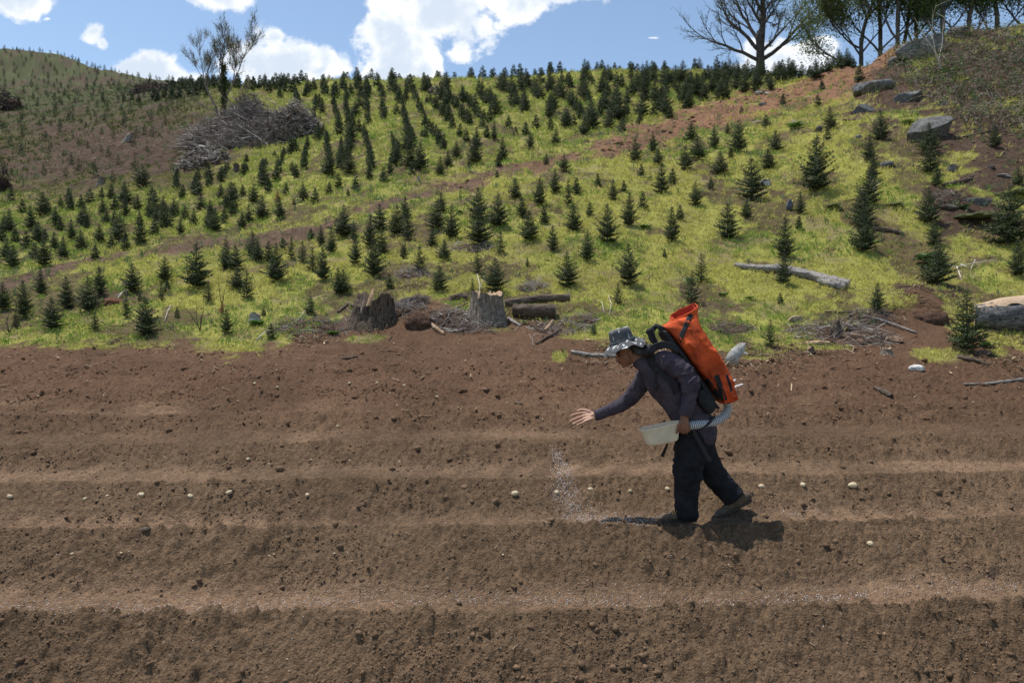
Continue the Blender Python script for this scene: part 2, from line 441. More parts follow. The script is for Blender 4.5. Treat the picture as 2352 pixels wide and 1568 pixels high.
def scatter_lumps(pos, size, sub=1, seed=1, flat=.7, jag=.35):
    """pos Nx3, size N -> merged irregular lumps"""
    r = np.random.default_rng(seed); V0, F0 = ICO[sub]; N = len(pos)
    V = np.repeat(V0[None], N, 0) * (1 + (r.random((N, len(V0), 1)) - .5) * 2 * jag)
    V *= (r.random((N, 1, 3)) * .7 + .65)
    a = r.random(N) * 6.283; ca, sa = np.cos(a)[:, None], np.sin(a)[:, None]
    b = (r.random(N) - .5) * 1.6; cb, sb = np.cos(b)[:, None], np.sin(b)[:, None]
    x, y, z = V[..., 0], V[..., 1], V[..., 2]
    y, z = y * cb - z * sb, y * sb + z * cb
    x, y = x * ca - y * sa, x * sa + y * ca
    V = np.stack([x, y, z * flat], -1) * size[:, None, None] + pos[:, None, :]
    F = (F0[None] + (np.arange(N) * len(V0))[:, None, None]).reshape(-1, 3)
    return V.reshape(-1, 3), F, len(V0)

# soil clods lying on the ridges
M_clod = mat_basic('soil_clod', None, .95, 90, .35, .004, 150, .1, use_attr=True)
def build_clods():
    r = np.random.default_rng(11)
    N = 100000
    iv = r.uniform(1 / 10.9, 1 / 3.6, N); y = 1 / iv; x = (r.random(N) * 2 - 1) * .95 * y
    _, p, k = ridges(x, y)
    dens = .12 + .88 * sstep(p, .42, .6) * (1 - sstep(p, .85, 1) * .4)
    cl = sstep(fbm(x * 1.3, y * 1.3, 3, 91) + .5 * fbm(x * 5, y * 5, 2, 93), -.12, .25)
    zb = Hbase(x, y); soil, *_ = masks(x, y, zb)
    keep = (r.random(N) < dens * (.25 + .75 * cl)) & (soil > .6)
    x, y = x[keep], y[keep]
    N = len(x)
    s = .0040 + .009 * r.random(N) ** 3 + .028 * r.random(N) ** 40
    s *= np.clip(y / 6.5, .8, 1.5)
    z = ground(x, y) + s * .05
    far = sstep(y, 6.4, 9.5)[:, None]
    c = (np.array([.155, .101, .062]) * (1 - far) + np.array([.126, .073, .044]) * far) * (.7 + .5 * r.random((N, 1)))
    V, F, nv = scatter_lumps(np.stack([x, y, z], 1), s, 1, 3, .8, .42)
    tag(mesh_obj('soil_clods', V, F, M_clod, None, np.repeat(c, nv, 0), True), 'crumbled brown soil clods lying over the ploughed ridges', 'soil', None, 'stuff')
build_clods()

# shale chips on the red dirt road and the bare bank
def build_shale():
    r = np.random.default_rng(12)
    N = 30000
    y = np.exp(r.uniform(math.log(13), math.log(36), N)); x = (r.random(N) * 1.6 - .75) * y
    zb = Hbase(x, y); soil, road, bare, px, py = masks(x, y, zb)
    w_ = np.maximum(road * sstep(px, 500, 1500), bare * sstep(px, 1900, 2050) * .5)
    keep = r.random(N) < w_ * .55
    x, y, px = x[keep], y[keep], px[keep]; N = len(x)
    s = (.012 + .045 * r.random(N) ** 5) * np.clip(y / 18, .8, 1.8)
    z = ground(x, y) + s * .12
    pos = np.stack([x, y, z], 1)
    base = np.where((px > 2060)[:, None], np.array([.13, .125, .12]), np.array([.26, .145, .09]))
    grey = (r.random((N, 1)) < .25)
    c = np.where(grey, np.array([.2, .18, .16]), base) * (.6 + .8 * r.random((N, 1)))
    V, F, nv = scatter_lumps(pos, s, 1, 5, .32, .35)
    tag(mesh_obj('shale_chips', V, F, M_clod, None, np.repeat(c, nv, 0), False), 'orange and grey shale chips strewn on the dirt track', 'gravel', None, 'stuff')
build_shale()

# ------------------------------------------------------------------ grass and straw
M_grass = mat_basic('grass', None, .75, None, 0, 0, 40, .15, use_attr=True, trans=.35)
def blades(pos, n_per, hgt, wid, spread, col, seed, lean=.6):
    """tufts of tapering blades; pos Nx3, hgt N, col Nx3"""
    r = np.random.default_rng(seed); N = len(pos); M = N * n_per
    P = np.repeat(pos, n_per, 0); H = np.repeat(hgt, n_per) * (.5 + .8 * r.random(M)); W = np.repeat(wid, n_per) * (.6 + .8 * r.random(M))
    a = r.random(M) * 6.283; off = np.repeat(spread, n_per) * np.sqrt(r.random(M)); b = r.random(M) * 6.283
    base = P + np.stack([np.cos(b) * off, np.sin(b) * off, np.zeros(M)], 1)
    ln = lean * (r.random(M)) * H
    tip = base + np.stack([np.cos(a) * ln, np.sin(a) * ln, H], 1)
    mid = base + (tip - base) * .55 + np.stack([-np.cos(a) * ln * .12, -np.sin(a) * ln * .12, H * .08], 1)
    sd_ = np.stack([-np.sin(a + 1.0), np.cos(a + 1.0), np.zeros(M)], 1) * W[:, None]
    V = np.stack([base - sd_ * .7, base + sd_ * .7, mid + sd_, mid - sd_, tip], 1)
    i = np.arange(M)[:, None] * 5
    Fq = i + np.array([0, 1, 2, 3]); Ft = i + np.array([3, 2, 4])
    C = np.repeat(col, n_per, 0) * (.75 + .5 * r.random((M, 1)))
    return V.reshape(-1, 3), Fq, Ft, np.repeat(C, 5, 0)

def build_grass():
    r = np.random.default_rng(21)
    N = 230000
    # sampled so that the cover is even as seen from the valley, thinning with distance
    y = np.exp(r.uniform(math.log(9.6), math.log(75), N)); x = (r.random(N) * 2 - 1) * .92 * y
    zb = Hbase(x, y); soil, road, bare, px, py = masks(x, y, zb)
    f = (1 - soil) * (1 - road * .93) * (1 - bare * .96)
    clump = sstep(fbm(x * 2.6, y * 2.6, 3, 71), -.22, .06)
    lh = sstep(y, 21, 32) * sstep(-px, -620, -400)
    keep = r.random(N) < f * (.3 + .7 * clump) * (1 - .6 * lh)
    x, y, px, py, lh = x[keep], y[keep], px[keep], py[keep], lh[keep]; N = len(x)
    n = fbm(x * .5, y * .5, 3, 81); n2 = fbm(x * 2, y * 2, 3, 82)
    yel = np.array([.55, .52, .14]); grn = np.array([.23, .33, .065]); stw = np.array([.40, .31, .17]); grass_shade = np.array([.085, .105, .032])  # the last, for left hill grass, has cloud shade painted in
    g = sstep(n + n2 * .8 + r.normal(0, .08, N), -.02, .25)[:, None]
    # lusher and greener above the track and towards the left margin
    rc = np.interp(px, ROAD[:, 0], ROAD[:, 1]); ab = (sstep(rc - py, -15, 60) * .5)[:, None]
    lf = (sstep(-px, -500, 0) * .35)[:, None]
    g = np.clip(np.maximum(g, ab) + lf, 0, 1)
    c = yel * (1 - g) + grn * g
    s = ((r.random(N) < .10 + .25 * sstep(n2, .1, .3)))[:, None]
    c = np.where(s, stw, c); c = c * (1 - lh[:, None]) + grass_shade * (1 + n2[:, None]) * lh[:, None]
    sc = np.clip(y / 13, .8, 3.2)
    h = (.030 + .055 * r.random(N) ** 2 + .05 * np.clip(n2, 0, 1)) * sc
    z = ground(x, y) - .008
    V, Fq, Ft, C = blades(np.stack([x, y, z], 1), 5, h, .0042 * sc * (1 + r.random(N)), .05 * sc, c, 22, 1.1)
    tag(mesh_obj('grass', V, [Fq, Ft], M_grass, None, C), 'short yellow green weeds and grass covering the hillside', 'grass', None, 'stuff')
    # field margin: cut grass heaps and dry straw on the soil
    N = 70000
    y = r.uniform(8.2, 14.5, N); x = (r.random(N) * 2 - 1) * .85 * y
    zb = Hbase(x, y); soil, road, bare, px, py = masks(x, y, zb)
    d = py - edge_py(px)
    pr = np.exp(-(d / 42) ** 2) * sstep(fbm(x * 1.2, y * 1.2, 3, 95) + .5 * fbm(x * 5, y * 5, 2, 96), -.08, .2) * (.55 + 1.25 * sstep(px, 560, 760)) + .035 * soil
    keep = r.random(N) < pr
    x, y = x[keep], y[keep]; N = len(x); z = ground(x, y) + .018
    a = r.random(N) * 6.283; L = .015 + .085 * r.random(N) ** 2.5; w_ = .0035 + .009 * r.random(N) ** 4
    dx = np.stack([np.cos(a), np.sin(a), (r.random(N) - .3) * .6], 1) * L[:, None]
    sd_ = np.stack([-np.sin(a), np.cos(a), np.zeros(N)], 1) * w_[:, None]; P = np.stack([x, y, z], 1)
    up = np.array([0, 0, .004])
    V = np.stack([P - dx - sd_, P - dx + sd_, P + dx + sd_ + up, P + dx - sd_ + up], 1).reshape(-1, 3)
    F = np.arange(N)[:, None] * 4 + np.arange(4)
    C = np.where(r.random((N, 1)) < .7, np.array([.46, .36, .23]), np.array([.13, .085, .055])) * (.35 + 1.0 * r.random((N, 1)) ** 1.5)
    tag(mesh_obj('straw_litter', V, F, M_grass, None, np.repeat(C, 4, 0)), 'dry straw and twig litter along the field margin', 'litter', None, 'stuff')
    # sparse chips and straws out in the field
    N = 750
    iv = r.uniform(1 / 9.5, 1 / 3.9, N); y = 1 / iv; x = (r.random(N) * 2 - 1) * .85 * y; z = ground(x, y) + .006
    a = r.random(N) * 6.283; L = .008 + .03 * r.random(N) ** 3; w_ = .0015 + .004 * r.random(N) ** 2
    dx = np.stack([np.cos(a), np.sin(a), (r.random(N) - .2) * .5], 1) * L[:, None]
    sd_ = np.stack([-np.sin(a), np.cos(a), np.zeros(N)], 1) * w_[:, None]; P = np.stack([x, y, z], 1)
    V = np.stack([P - dx - sd_, P - dx + sd_, P + dx + sd_ * .6, P + dx - sd_ * .6], 1).reshape(-1, 3)
    F = np.arange(N)[:, None] * 4 + np.arange(4)
    C = np.array([.40, .30, .20]) * (.35 + .9 * r.random((N, 1)))
    tag(mesh_obj('straw_bits', V, F, M_grass, None, np.repeat(C, 4, 0)), 'scattered pale straw bits on the brown soil ridges', 'litter', None, 'stuff')
build_grass()
def hill_litter():
    r = np.random.default_rng(24); N = 60000
    y = np.exp(r.uniform(math.log(11), math.log(46), N)); x = (r.random(N) * 2 - 1) * .85 * y
    zb = Hbase(x, y); soil, road, bare, px, py = masks(x, y, zb)
    keep = r.random(N) < (.06 + .75 * bare + .3 * road) * (1 - soil)
    x, y = x[keep], y[keep]; N = len(x); z = ground(x, y) + .012; sc = np.clip(y / 14, .8, 2.6)
    a = r.random(N) * 6.283; L = (.02 + .10 * r.random(N) ** 3) * sc; w_ = (.0035 + .008 * r.random(N) ** 3) * sc
    dx = np.stack([np.cos(a), np.sin(a), (r.random(N) - .25) * .7], 1) * L[:, None]
    sd_ = np.stack([-np.sin(a), np.cos(a), .4 + np.zeros(N)], 1) * w_[:, None]; P = np.stack([x, y, z], 1)
    V = np.stack([P - dx - sd_, P - dx + sd_, P + dx + sd_ * .6, P + dx - sd_ * .6], 1).reshape(-1, 3)
    F = np.arange(N)[:, None] * 4 + np.arange(4)
    C = np.array([.34, .27, .20]) * (.15 + 1.0 * r.random((N, 1)) ** 1.6)
    tag(mesh_obj('dead_stalks', V, F, M_grass, None, np.repeat(C, 4, 0)), 'dead stalks and bark bits strewn through the bare hillside patches', 'litter', None, 'stuff')
hill_litter()

# ------------------------------------------------------------------ tubes from segments
def seg_mesh(segs, sides=5):
    """segs Nx8 (p0,p1,r0,r1) -> open prisms"""
    S = np.asarray(segs, float)
    if len(S) == 0: return np.zeros((0, 3)), np.zeros((0, 4), int)
    p0, p1, r0, r1 = S[:, 0:3], S[:, 3:6], S[:, 6], S[:, 7]
    d = p1 - p0; d /= np.linalg.norm(d, axis=1, keepdims=True) + 1e-9
    ref = np.where(np.abs(d[:, 2:3]) > .9, np.array([1., 0, 0]), np.array([0, 0, 1.]))
    a = np.cross(d, ref); a /= np.linalg.norm(a, axis=1, keepdims=True) + 1e-9; b = np.cross(d, a)
    th = np.arange(sides) / sides * 2 * math.pi
    ring = np.cos(th)[None, :, None] * a[:, None, :] + np.sin(th)[None, :, None] * b[:, None, :]
    V = np.concatenate([p0[:, None] + ring * r0[:, None, None], p1[:, None] + ring * r1[:, None, None]], 1)
    k = np.arange(sides); f = np.stack([k, (k + 1) % sides, (k + 1) % sides + sides, k + sides], 1)
    F = (f[None] + (np.arange(len(S)) * 2 * sides)[:, None, None]).reshape(-1, 4)
    return V.reshape(-1, 3), F

def tube(points, radii, sides=10, caps=True, seed=0, rough=0.0, squash=None):
    """continuous tube through points; returns V, quads, tris"""
    P = np.array([list(p) for p in points], float); n = len(P); R = np.array(radii, float)
    T = np.gradient(P, axis=0); T /= np.linalg.norm(T, axis=1, keepdims=True)
    ref = np.array([0, 0, 1.]) if abs(T[0, 2]) < .8 else np.array([0, 1., 0])
    a = np.cross(T[0], ref); a /= np.linalg.norm(a); A = [a]
    for i in range(1, n):
        a = A[-1] - T[i] * np.dot(A[-1], T[i]); a /= np.linalg.norm(a); A.append(a)
    A = np.array(A); B = np.cross(T, A); th = np.arange(sides) / sides * 2 * math.pi
    rr = np.ones((n, sides))
    if rough:
        r = np.random.default_rng(seed); rr += (r.random((n, sides)) - .5) * 2 * rough + (r.random((1, sides)) - .5) * rough
    ring = (np.cos(th)[None, :, None] * A[:, None] + np.sin(th)[None, :, None] * B[:, None]) * (R[:, None] * rr)[:, :, None]
    V = (P[:, None] + ring).reshape(-1, 3)
    k = np.arange(sides); f = []
    for i in range(n - 1): f.append(np.stack([k + i * sides, (k + 1) % sides + i * sides, (k + 1) % sides + (i + 1) * sides, k + (i + 1) * sides], 1))
    Q = np.concatenate(f); Tt = np.zeros((0, 3), int)
    if caps:
        V = np.concatenate([V, P[:1], P[-1:]]); c0 = n * sides
        Tt = np.concatenate([np.stack([np.full(sides, c0), (k + 1) % sides, k], 1), np.stack([np.full(sides, c0 + 1), k + (n - 1) * sides, (k + 1) % sides + (n - 1) * sides], 1)])
    return V, Q, Tt

def join(parts):
    """parts: list of (V, quads, tris, col or None)"""
    Vs, Qs, Ts, Cs = [], [], [], []; o = 0
    for p in parts:
        V, Q, T = p[0], p[1], p[2]; c = p[3] if len(p) > 3 else (1, 1, 1)
        Vs.append(V); Qs.append(np.asarray(Q).reshape(-1, 4) + o); Ts.append(np.asarray(T).reshape(-1, 3) + o); Cs.append(np.broadcast_to(np.asarray(c, float), (len(V), 3))); o += len(V)
    return np.concatenate(Vs), [np.concatenate(Qs).astype(int), np.concatenate(Ts).astype(int)], np.concatenate(Cs)
# ------------------------------------------------------------------ fir trees
M_needle = mat_basic('fir_needles', None, .6, None, 0, 0, 40, .3, use_attr=True, trans=.2)
M_firbark = mat_basic('fir_bark', (.09, .07, .055), .9, 60, .3, .002, 90)

def fir_data(seed, dense=1.0, wid=.34, lod=0):
    """unit-height fir: crown V,F,C and trunk V,Q,T"""
    r = np.random.default_rng(seed)
    twigs = []                                   # p, d, length, light
    nwh = {0: 13, 1: 8}[lod]
    top = .80 + .05 * r.random()
    lean = r.normal(0, .02, 2)
    for k in range(nwh):
        t = k / (nwh - 1); h = .05 + (top - .05) * t ** .92
        R = wid * (1 - t) ** .66 * (.86 + .3 * r.random()) + .035
        R *= {0: .78, 1: .92}.get(k, 1)
        nb = int(round((7 if lod == 0 else 5) * (.75 + .4 * dense) * (1 - .35 * t)))
        a0 = r.random() * 6.28
        for j in range(nb):
            a = a0 + j / nb * 6.283 + r.normal(0, .18)
            L = R * (.6 + .6 * r.random()) 
            if r.random() > dense: L *= .6
            el = .25 + .55 * t + r.normal(0, .1)
            d = np.array([math.cos(a) * math.cos(el), math.sin(a) * math.cos(el), math.sin(el)])
            p = np.array([lean[0] * h, lean[1] * h, h + r.normal(0, .02)])
            step = .052 if lod == 0 else .085
            n = max(2, int(L / step))
            side = np.cross(d, [0, 0, 1]); side /= np.linalg.norm(side)
            for i in range(n):
                s = (i + .6) / n
                q = p + d * L * s + np.array([0, 0, .10 * L * s * s])
                twigs.append((q, d, step * 1.25, s))
                if i < n or True:
                    for sg in (-1, 1):
                        if r.random() < .92 * dense + .05:
                            dd = d * .72 + side * sg * (.75 + .3 * r.random()) + np.array([0, 0, .12 + .15 * r.random()]); dd /= np.linalg.norm(dd)
                            l2 = L * .38 * (1.15 - s) + step * .5
                            m = max(1, int(l2 / step)) if lod == 0 else 1
                            for e in range(m):
                                twigs.append((q + dd * (e + .2) * step, dd, step * 1.2, max(s, (e + 1) / m * .8)))
    for k in range(5 if lod == 0 else 2):                        # leader
        twigs.append((np.array([lean[0], lean[1], 0]) * .9 + np.array([0, 0, top - .02 + (1 - top) * k / (5 if lod == 0 else 2)]), np.array([0, 0, 1.]), .05, .9))
    for q_ in range(4): twigs.append((np.array([lean[0], lean[1], .86 + .035 * q_]), np.array([0, 0, 1.]), .03, .7))
    P = np.array([t[0] for t in twigs]); D = np.array([t[1] for t in twigs]); L = np.array([t[2] for t in twigs]); S = np.array([t[3] for t in twigs]); L = L * np.clip(1.25 - P[:, 2] * .95, .3, 1.1)
    nn = 7 if lod == 0 else 4
    N = len(P); ref = np.where(np.abs(D[:, 2:3]) > .9, np.array([1., 0, 0]), np.array([0, 0, 1.]))
    A = np.cross(D, ref); A /= np.linalg.norm(A, axis=1, keepdims=True); B = np.cross(D, A)
    Vs = []; Cs = []
    for i in range(nn):
        th = r.random(N) * 6.283; s = (i + r.random(N) * .6) / nn
        o = np.cos(th)[:, None] * A + np.sin(th)[:, None] * B
        base = P + D * (L * s)[:, None]
        nl = (L * (.50 if lod == 0 else .62) * (.8 + .5 * r.random(N)))[:, None]
        tip = base + (o * .85 + D * .7) * nl
        wv = np.cross(D, o) * (L * (.13 if lod == 0 else .26))[:, None]
        Vs.append(np.stack([base - wv, base + wv, tip], 1))
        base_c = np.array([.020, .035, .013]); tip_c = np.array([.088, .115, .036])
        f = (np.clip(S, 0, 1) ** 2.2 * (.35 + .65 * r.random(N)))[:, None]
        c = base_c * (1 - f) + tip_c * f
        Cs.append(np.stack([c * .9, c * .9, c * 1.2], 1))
    V = np.concatenate(Vs).reshape(-1, 3); C = np.concatenate(Cs).reshape(-1, 3)
    F = np.arange(len(V)).reshape(-1, 3)
    pts = [(0, 0, -.06), (0, 0, .1), (lean[0] * .4, lean[1] * .4, .4), (lean[0] * .8, lean[1] * .8, .8), (lean[0], lean[1], 1.0)]
    T = tube(pts, [.022, .017, .012, .006, .0025], 6)
    return (V, F, C), T

FIRS = {}
def fir_mesh(key, seed, dense, wid):
    (V, F, C), (tv, tq, tt) = fir_data(seed, dense, wid)
    o1 = mesh_obj('crown', V, F, M_needle, None, C); o2 = mesh_obj('trunk', tv, [tq, tt], M_firbark)
    FIRS[key] = (o1.data, o2.data)
    bpy.data.objects.remove(o1); bpy.data.objects.remove(o2)
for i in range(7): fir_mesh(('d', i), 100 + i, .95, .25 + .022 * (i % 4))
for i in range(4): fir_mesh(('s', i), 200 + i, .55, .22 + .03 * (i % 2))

CA, CB, CC, CD, CE, CF = (0, 0), (784.4, 0), (1567.6, 0), (0, 402), (784.4, 402), (1567.6, 402)
S3 = .3335
TREES = []                                       # px, py, hpx, kind
def T_(o, lst):
    for t in lst:
        TREES.append((o[0] + t[0] * S3, o[1] + t[1] * S3, t[2] * S3, t[3] if len(t) > 3 else 'd'))
T_(CD, [(60,400,190),(155,252,105),(215,370,180),(245,412,90),(325,278,120),(385,350,135),(415,395,115),(420,230,90),(485,258,120),(310,470,90),(180,525,125),(45,585,150),(85,650,160),(240,590,120),(300,640,220),(375,520,130),(435,585,165),(495,455,140),(560,240,110),(560,510,140),(555,350,110),(600,400,110),(620,205,120),(685,455,140),(700,155,80),(705,280,140),(735,360,130),(765,180,110),(790,250,120),(790,385,120),(850,190,110),(865,305,150),(865,530,120,'s'),(945,260,130),(960,360,110),(965,505,200),(765,510,110,'s'),(655,595,110),(1030,300,150),(1065,430,120),(1080,330,140),(1045,200,120),(1120,250,130),(1145,380,180),(1200,280,150),(1215,120,110),(1255,175,110),(1245,435,130),(1280,310,110),(1335,360,130),(1345,150,110),(1385,255,130),(1450,290,130),(1475,395,160),(1520,165,110),(1545,335,100),(1550,215,70),(1610,180,120),(1600,290,110),(1665,375,130),(1670,155,90),(1710,315,130),(1745,205,150),(1805,270,180),(1845,130,110),(1925,290,160),(1970,140,90),(2025,195,50,'s'),(2090,175,130),(2175,195,120),(2265,135,100),(2330,90,110),
 (280,830,190),(160,975,260),(110,1055,150,'s'),(15,940,200),(460,915,230),(365,1070,230),(610,950,250),(690,840,210),(655,1085,140,'s'),(910,810,200),(870,995,180,'s'),(1010,1105,280),(1135,750,180),(1150,810,90),(1110,875,130,'s'),(965,865,60,'s'),(1220,985,70,'s'),(1355,790,320),(1435,885,150,'s'),(1560,655,220),(1620,670,180),(1635,800,170),(1700,865,210,'s'),(1745,570,200),(1775,600,150),(1900,755,280),(1850,600,150),(1950,505,90),(2005,570,160,'s'),(2085,600,160,'s'),(2140,430,80),(2150,670,170,'s'),(2210,480,140),(2225,745,240),(2280,540,170),(2330,830,180),(1560,1100,170),(1865,1125,110,'s'),(2135,960,120,'s'),(1815,970,60,'s'),(-60,620,200),(-70,900,200),(5,460,110),(110,470,110)])
T_(CE, [(15,415,230),(15,830,170),(90,640,200),(85,465,130),(220,715,270),(195,490,230),(275,545,170),(260,370,190),(380,410,210),(440,285,170),(455,450,220,'s'),(540,675,200,'s'),(620,495,130),(650,355,200),(690,245,150),(430,585,100,'s'),(705,590,150),(675,815,190),(760,430,230),(940,310,230),(950,470,270),(1070,365,240),(1095,530,170,'s'),(935,670,190,'s'),(1060,790,240),(905,840,140,'s'),(1195,170,150),(1245,300,150),(1290,450,220),(1360,215,200),(1395,335,120,'s'),(1455,530,180),(1470,140,190),(1560,225,200,'s'),(1600,375,200),(1620,150,120,'s'),(1710,270,100,'s'),(1765,80,100),(1550,780,250),(1690,615,210),(1830,480,270),(1870,190,150),(1980,355,240),(2075,245,120),(1980,775,300),(1900,900,150,'s'),(1945,100,80,'s'),(2200,130,220),(2280,70,120),(2275,470,250),(2225,560,60,'s'),(2330,320,110,'s'),(330,800,100,'s'),(1280,615,60,'s'),(1735,1100,80,'s')])
T_(CF, [(90,220,160),(195,110,90),(310,430,260),(440,300,130),(705,575,290),(800,350,90),(810,265,160),(690,755,220),(130,740,200,'s'),(60,880,220,'s'),(675,890,80,'s'),(600,1190,200,'s'),(1250,530,330),(1240,340,260),(1340,960,200),(1750,750,310),(1735,480,180),(1690,320,260),(2240,480,420),(2310,700,260),(1960,1220,440)])
T_(CC, [(380,1040,250),(220,1020,160),(310,930,80),(110,1110,190),(55,980,150),(20,1180,190),(255,1205,180),(335,1100,90,'s'),(590,1160,160),(640,1030,170),(575,890,100,'s'),(1020,890,170),(1000,970,110),(1365,985,230),(1290,1120,210),(1310,1240,180),(1275,1400,250),(910,1310,400),(485,1360,290),(1700,1060,250),(1710,1190,200),(1750,1290,150),(2155,1030,180),(2310,1270,130),
 (930,720,100,'s'),(1215,570,120,'s'),(690,720,80,'s'),(960,630,80,'s'),(405,780,60,'s'),
 (1085,470,110),(1000,480,115),(920,545,160),(830,520,140),(760,530,125),(700,580,130),(640,560,130),(585,590,110),(500,630,170),(430,560,110),(370,625,150),(265,690,150),(190,640,130),(120,660,110),(20,740,90),(60,600,110),(150,580,100),(300,560,120),(240,600,120),(1180,440,80),(960,470,90),(880,480,90),(420,500,90),(200,530,90),(560,500,70)])
T_(CB, [(1930,920,120),(2055,855,130),(2260,800,110),(1840,880,150),(1670,930,140),(1735,820,80),(1960,800,110),(1560,850,120),(1475,990,130),(1340,880,110),(1300,1010,150),(1110,1090,190),(1080,1150,100),(920,1130,200),(880,1160,80),(790,1100,130),(860,980,100),(815,960,100),(680,1210,150),(735,1140,130),(545,1190,220),(485,1230,110,'s'),(290,1270,120),(335,1220,130),(380,1160,150),(190,1250,140),(45,1190,180),(100,1300,110),(45,1350,50,'s'),(2025,1120,180),(2145,1040,160),(2175,1140,130),(2065,1200,100),(1535,1200,130),(1410,1140,80,'s'),(1070,1240,60,'s'),
 (2150,790,100),(2200,720,110),(2330,700,100),(1600,860,100),(1640,790,110),(1440,900,100),(1270,930,110),(1200,930,80),(1050,960,130),(1000,950,100),(970,880,110),(1150,880,90),(2100,700,100),(1780,800,110)])
# planted rows above the track: chains of neighbouring trees, top to bottom
def chain(o, pts, step, h0, h1):
    P = [(o[0] + a * S3, o[1] + b * S3) for a, b in pts]
    seg = [math.dist(P[i], P[i + 1]) for i in range(len(P) - 1)]; tot = sum(seg); s = 0
    while s <= tot:
        q = s; i = 0
        while i < len(seg) - 1 and q > seg[i]: q -= seg[i]; i += 1
        f = min(1, q / seg[i]); t = s / tot
        x = P[i][0] + (P[i + 1][0] - P[i][0]) * f; y = P[i][1] + (P[i + 1][1] - P[i][1]) * f
        hh = (h0 + (h1 - h0) * t) * S3
        TREES.append((x + rng.normal(0, 1.6), y + rng.normal(0, 1), hh * rng.uniform(.8, 1.15), 'd'))
        s += step * (.7 + .6 * t) * rng.uniform(.85, 1.2)
for c in [[(30,640),(40,780),(60,950),(40,1120)], [(150,660),(190,880)], [(270,640),(280,760),(310,870)], [(150,930),(200,1080),(195,1180)], [(370,640),(400,730)], [(430,780),(450,930),(500,1030)],
          [(490,650),(540,760),(580,880),(650,950),(700,1050)], [(600,700),(700,810),(740,860)], [(740,700),(830,800),(900,860)], [(340,960),(400,1080),(330,1180)], [(60,650),(70,690)], [(170,620),(180,680)],
          [(900,760),(960,820),(1040,850)], [(850,700),(930,760)], [(560,940),(600,960)], [(2300,640),(2330,680)]]:
    chain(CB, c, 10.5, 75, 125)
for c in [[(2180,700),(2160,790)], [(2290,690),(2330,830),(2340,940)], [(2240,900),(2170,990)], [(2120,980),(2090,1180)], [(2250,940),(2270,1180)], [(1860,620),(1850,670)], [(2030,640),(2060,740)], [(1960,1060),(1900,1250)],
          [(1950,620),(1960,670)], [(2120,620),(2130,700)], [(2230,620),(2240,690)], [(2180,880),(2200,1000)], [(1830,1130),(1780,1260)], [(1560,1150),(1500,1280)], [(1700,1120),(1680,1210)], [(2010,1190),(2060,1240)], [(1740,580),(1745,660)], [(1880,1080),(1870,1100)], [(2030,1020),(2030,1050)], [(2350,1010),(2340,1180)], [(1230,1220),(1200,1300)], [(1360,1240),(1340,1340)], [(1450,1240),(1430,1320)]]:
    chain(CA, c, 11, 70, 120)

FAR = []                                          # smaller trees of the upper plantation (x, y, h)
def row_fill(poly, spacing, hm, seed, jit=.14):
    """fill a view-plane polygon with planted trees on a ground grid"""
    r = np.random.default_rng(seed); px_, py_ = zip(*poly)
    pts = [at(a, b) for a, b in poly]
    def inside(x, y):
        c = False; n = len(poly)
        for i in range(n):
            x1, y1 = poly[i]; x2, y2 = poly[(i + 1) % n]
            if (y1 > y) != (y2 > y) and x < (x2 - x1) * (y - y1) / (y2 - y1) + x1: c = not c
        return c
    x0 = min(p.x for p in pts) - 2; x1 = max(p.x for p in pts) + 2; y0 = min(p.y for p in pts) - 2; y1 = max(p.y for p in pts) + 9
    y = y0
    while y < y1:
        x = x0 + r.random() * .3
        while x < x1:
            xx = x + r.normal(0, jit) - .12 * (y - y0); yy_ = y + r.normal(0, jit)
            zb = float(Hbase(xx, yy_)); a, b = proj(xx, yy_, zb)
            if inside(a, b) and r.random() < .9: FAR.append((xx, yy_, hm * r.uniform(.7, 1.25)))
            x += spacing
        y += spacing * .95
    return
row_fill([(1040,228),(1200,196),(1400,178),(1600,180),(1800,180),(1850,178),(1800,205),(1650,235),(1530,262),(1400,290),(1330,300),(1240,300),(1120,270)], 1.32, 1.2, 31)
row_fill([(1240,300),(1330,296),(1400,286),(1380,312),(1300,318),(1250,322)], 1.9, 1.2, 32)
row_fill([(380,204),(600,199),(780,198),(1000,196),(1040,215),(1000,222),(800,208),(600,212),(420,214)], 1.15, 1.1, 33)
row_fill([(600,214),(800,210),(960,216),(900,230),(640,232)], 1.9, 1.1, 34)
row_fill([(330,225),(480,216),(480,225),(340,236),(260,238)], 1.3, 1.0, 35)
row_fill([(-40,560),(0,450),(200,432),(430,400),(600,400),(700,432),(700,512),(560,535),(330,572),(150,592),(-40,625)], 2.5, .85, 36)
row_fill([(600,330),(720,300),(1040,300),(1180,330),(1080,392),(880,440),(780,462),(700,420)], 2.7, .95, 37)
row_fill([(700,240),(1040,225),(1120,275),(1040,296),(720,296)], 2.4, .95, 38)
for i in range(170):                              # a ragged line of tops standing along the crest
    px_ = rng.uniform(370, 1960)
    Yc = np.interp(px_, [400, 600, 800, 1176, 1400, 1600, 1800, 1950], [66, 58, 52, 50, 49, 47, 42, 36])
    Y_ = Yc + rng.uniform(-1.5, 2.5); FAR.append(((px_ - 1176) / F_ * Y_, Y_, rng.uniform(.8, 1.35)))

REDTOP = set()
cand = []
for (px, py, h, k) in TREES:
    p = at(px, py)
    if p.y > 58: continue
    hh = h / F_ * p.y * (1.08 if p.y < 20 else 1.0)
    cand.append((h, p.x, p.y, hh, k, px, py))
for (x, y, hh) in FAR:
    a, b = proj(x, y, float(Hbase(x, y))); cand.append((hh / y * F_, x, y, hh, 'd', a, b))
vis = [c for c in cand if -6 < c[5] < 2358]
vis.sort(key=lambda c: -c[0])
near, rest = vis[:300], vis[300:]

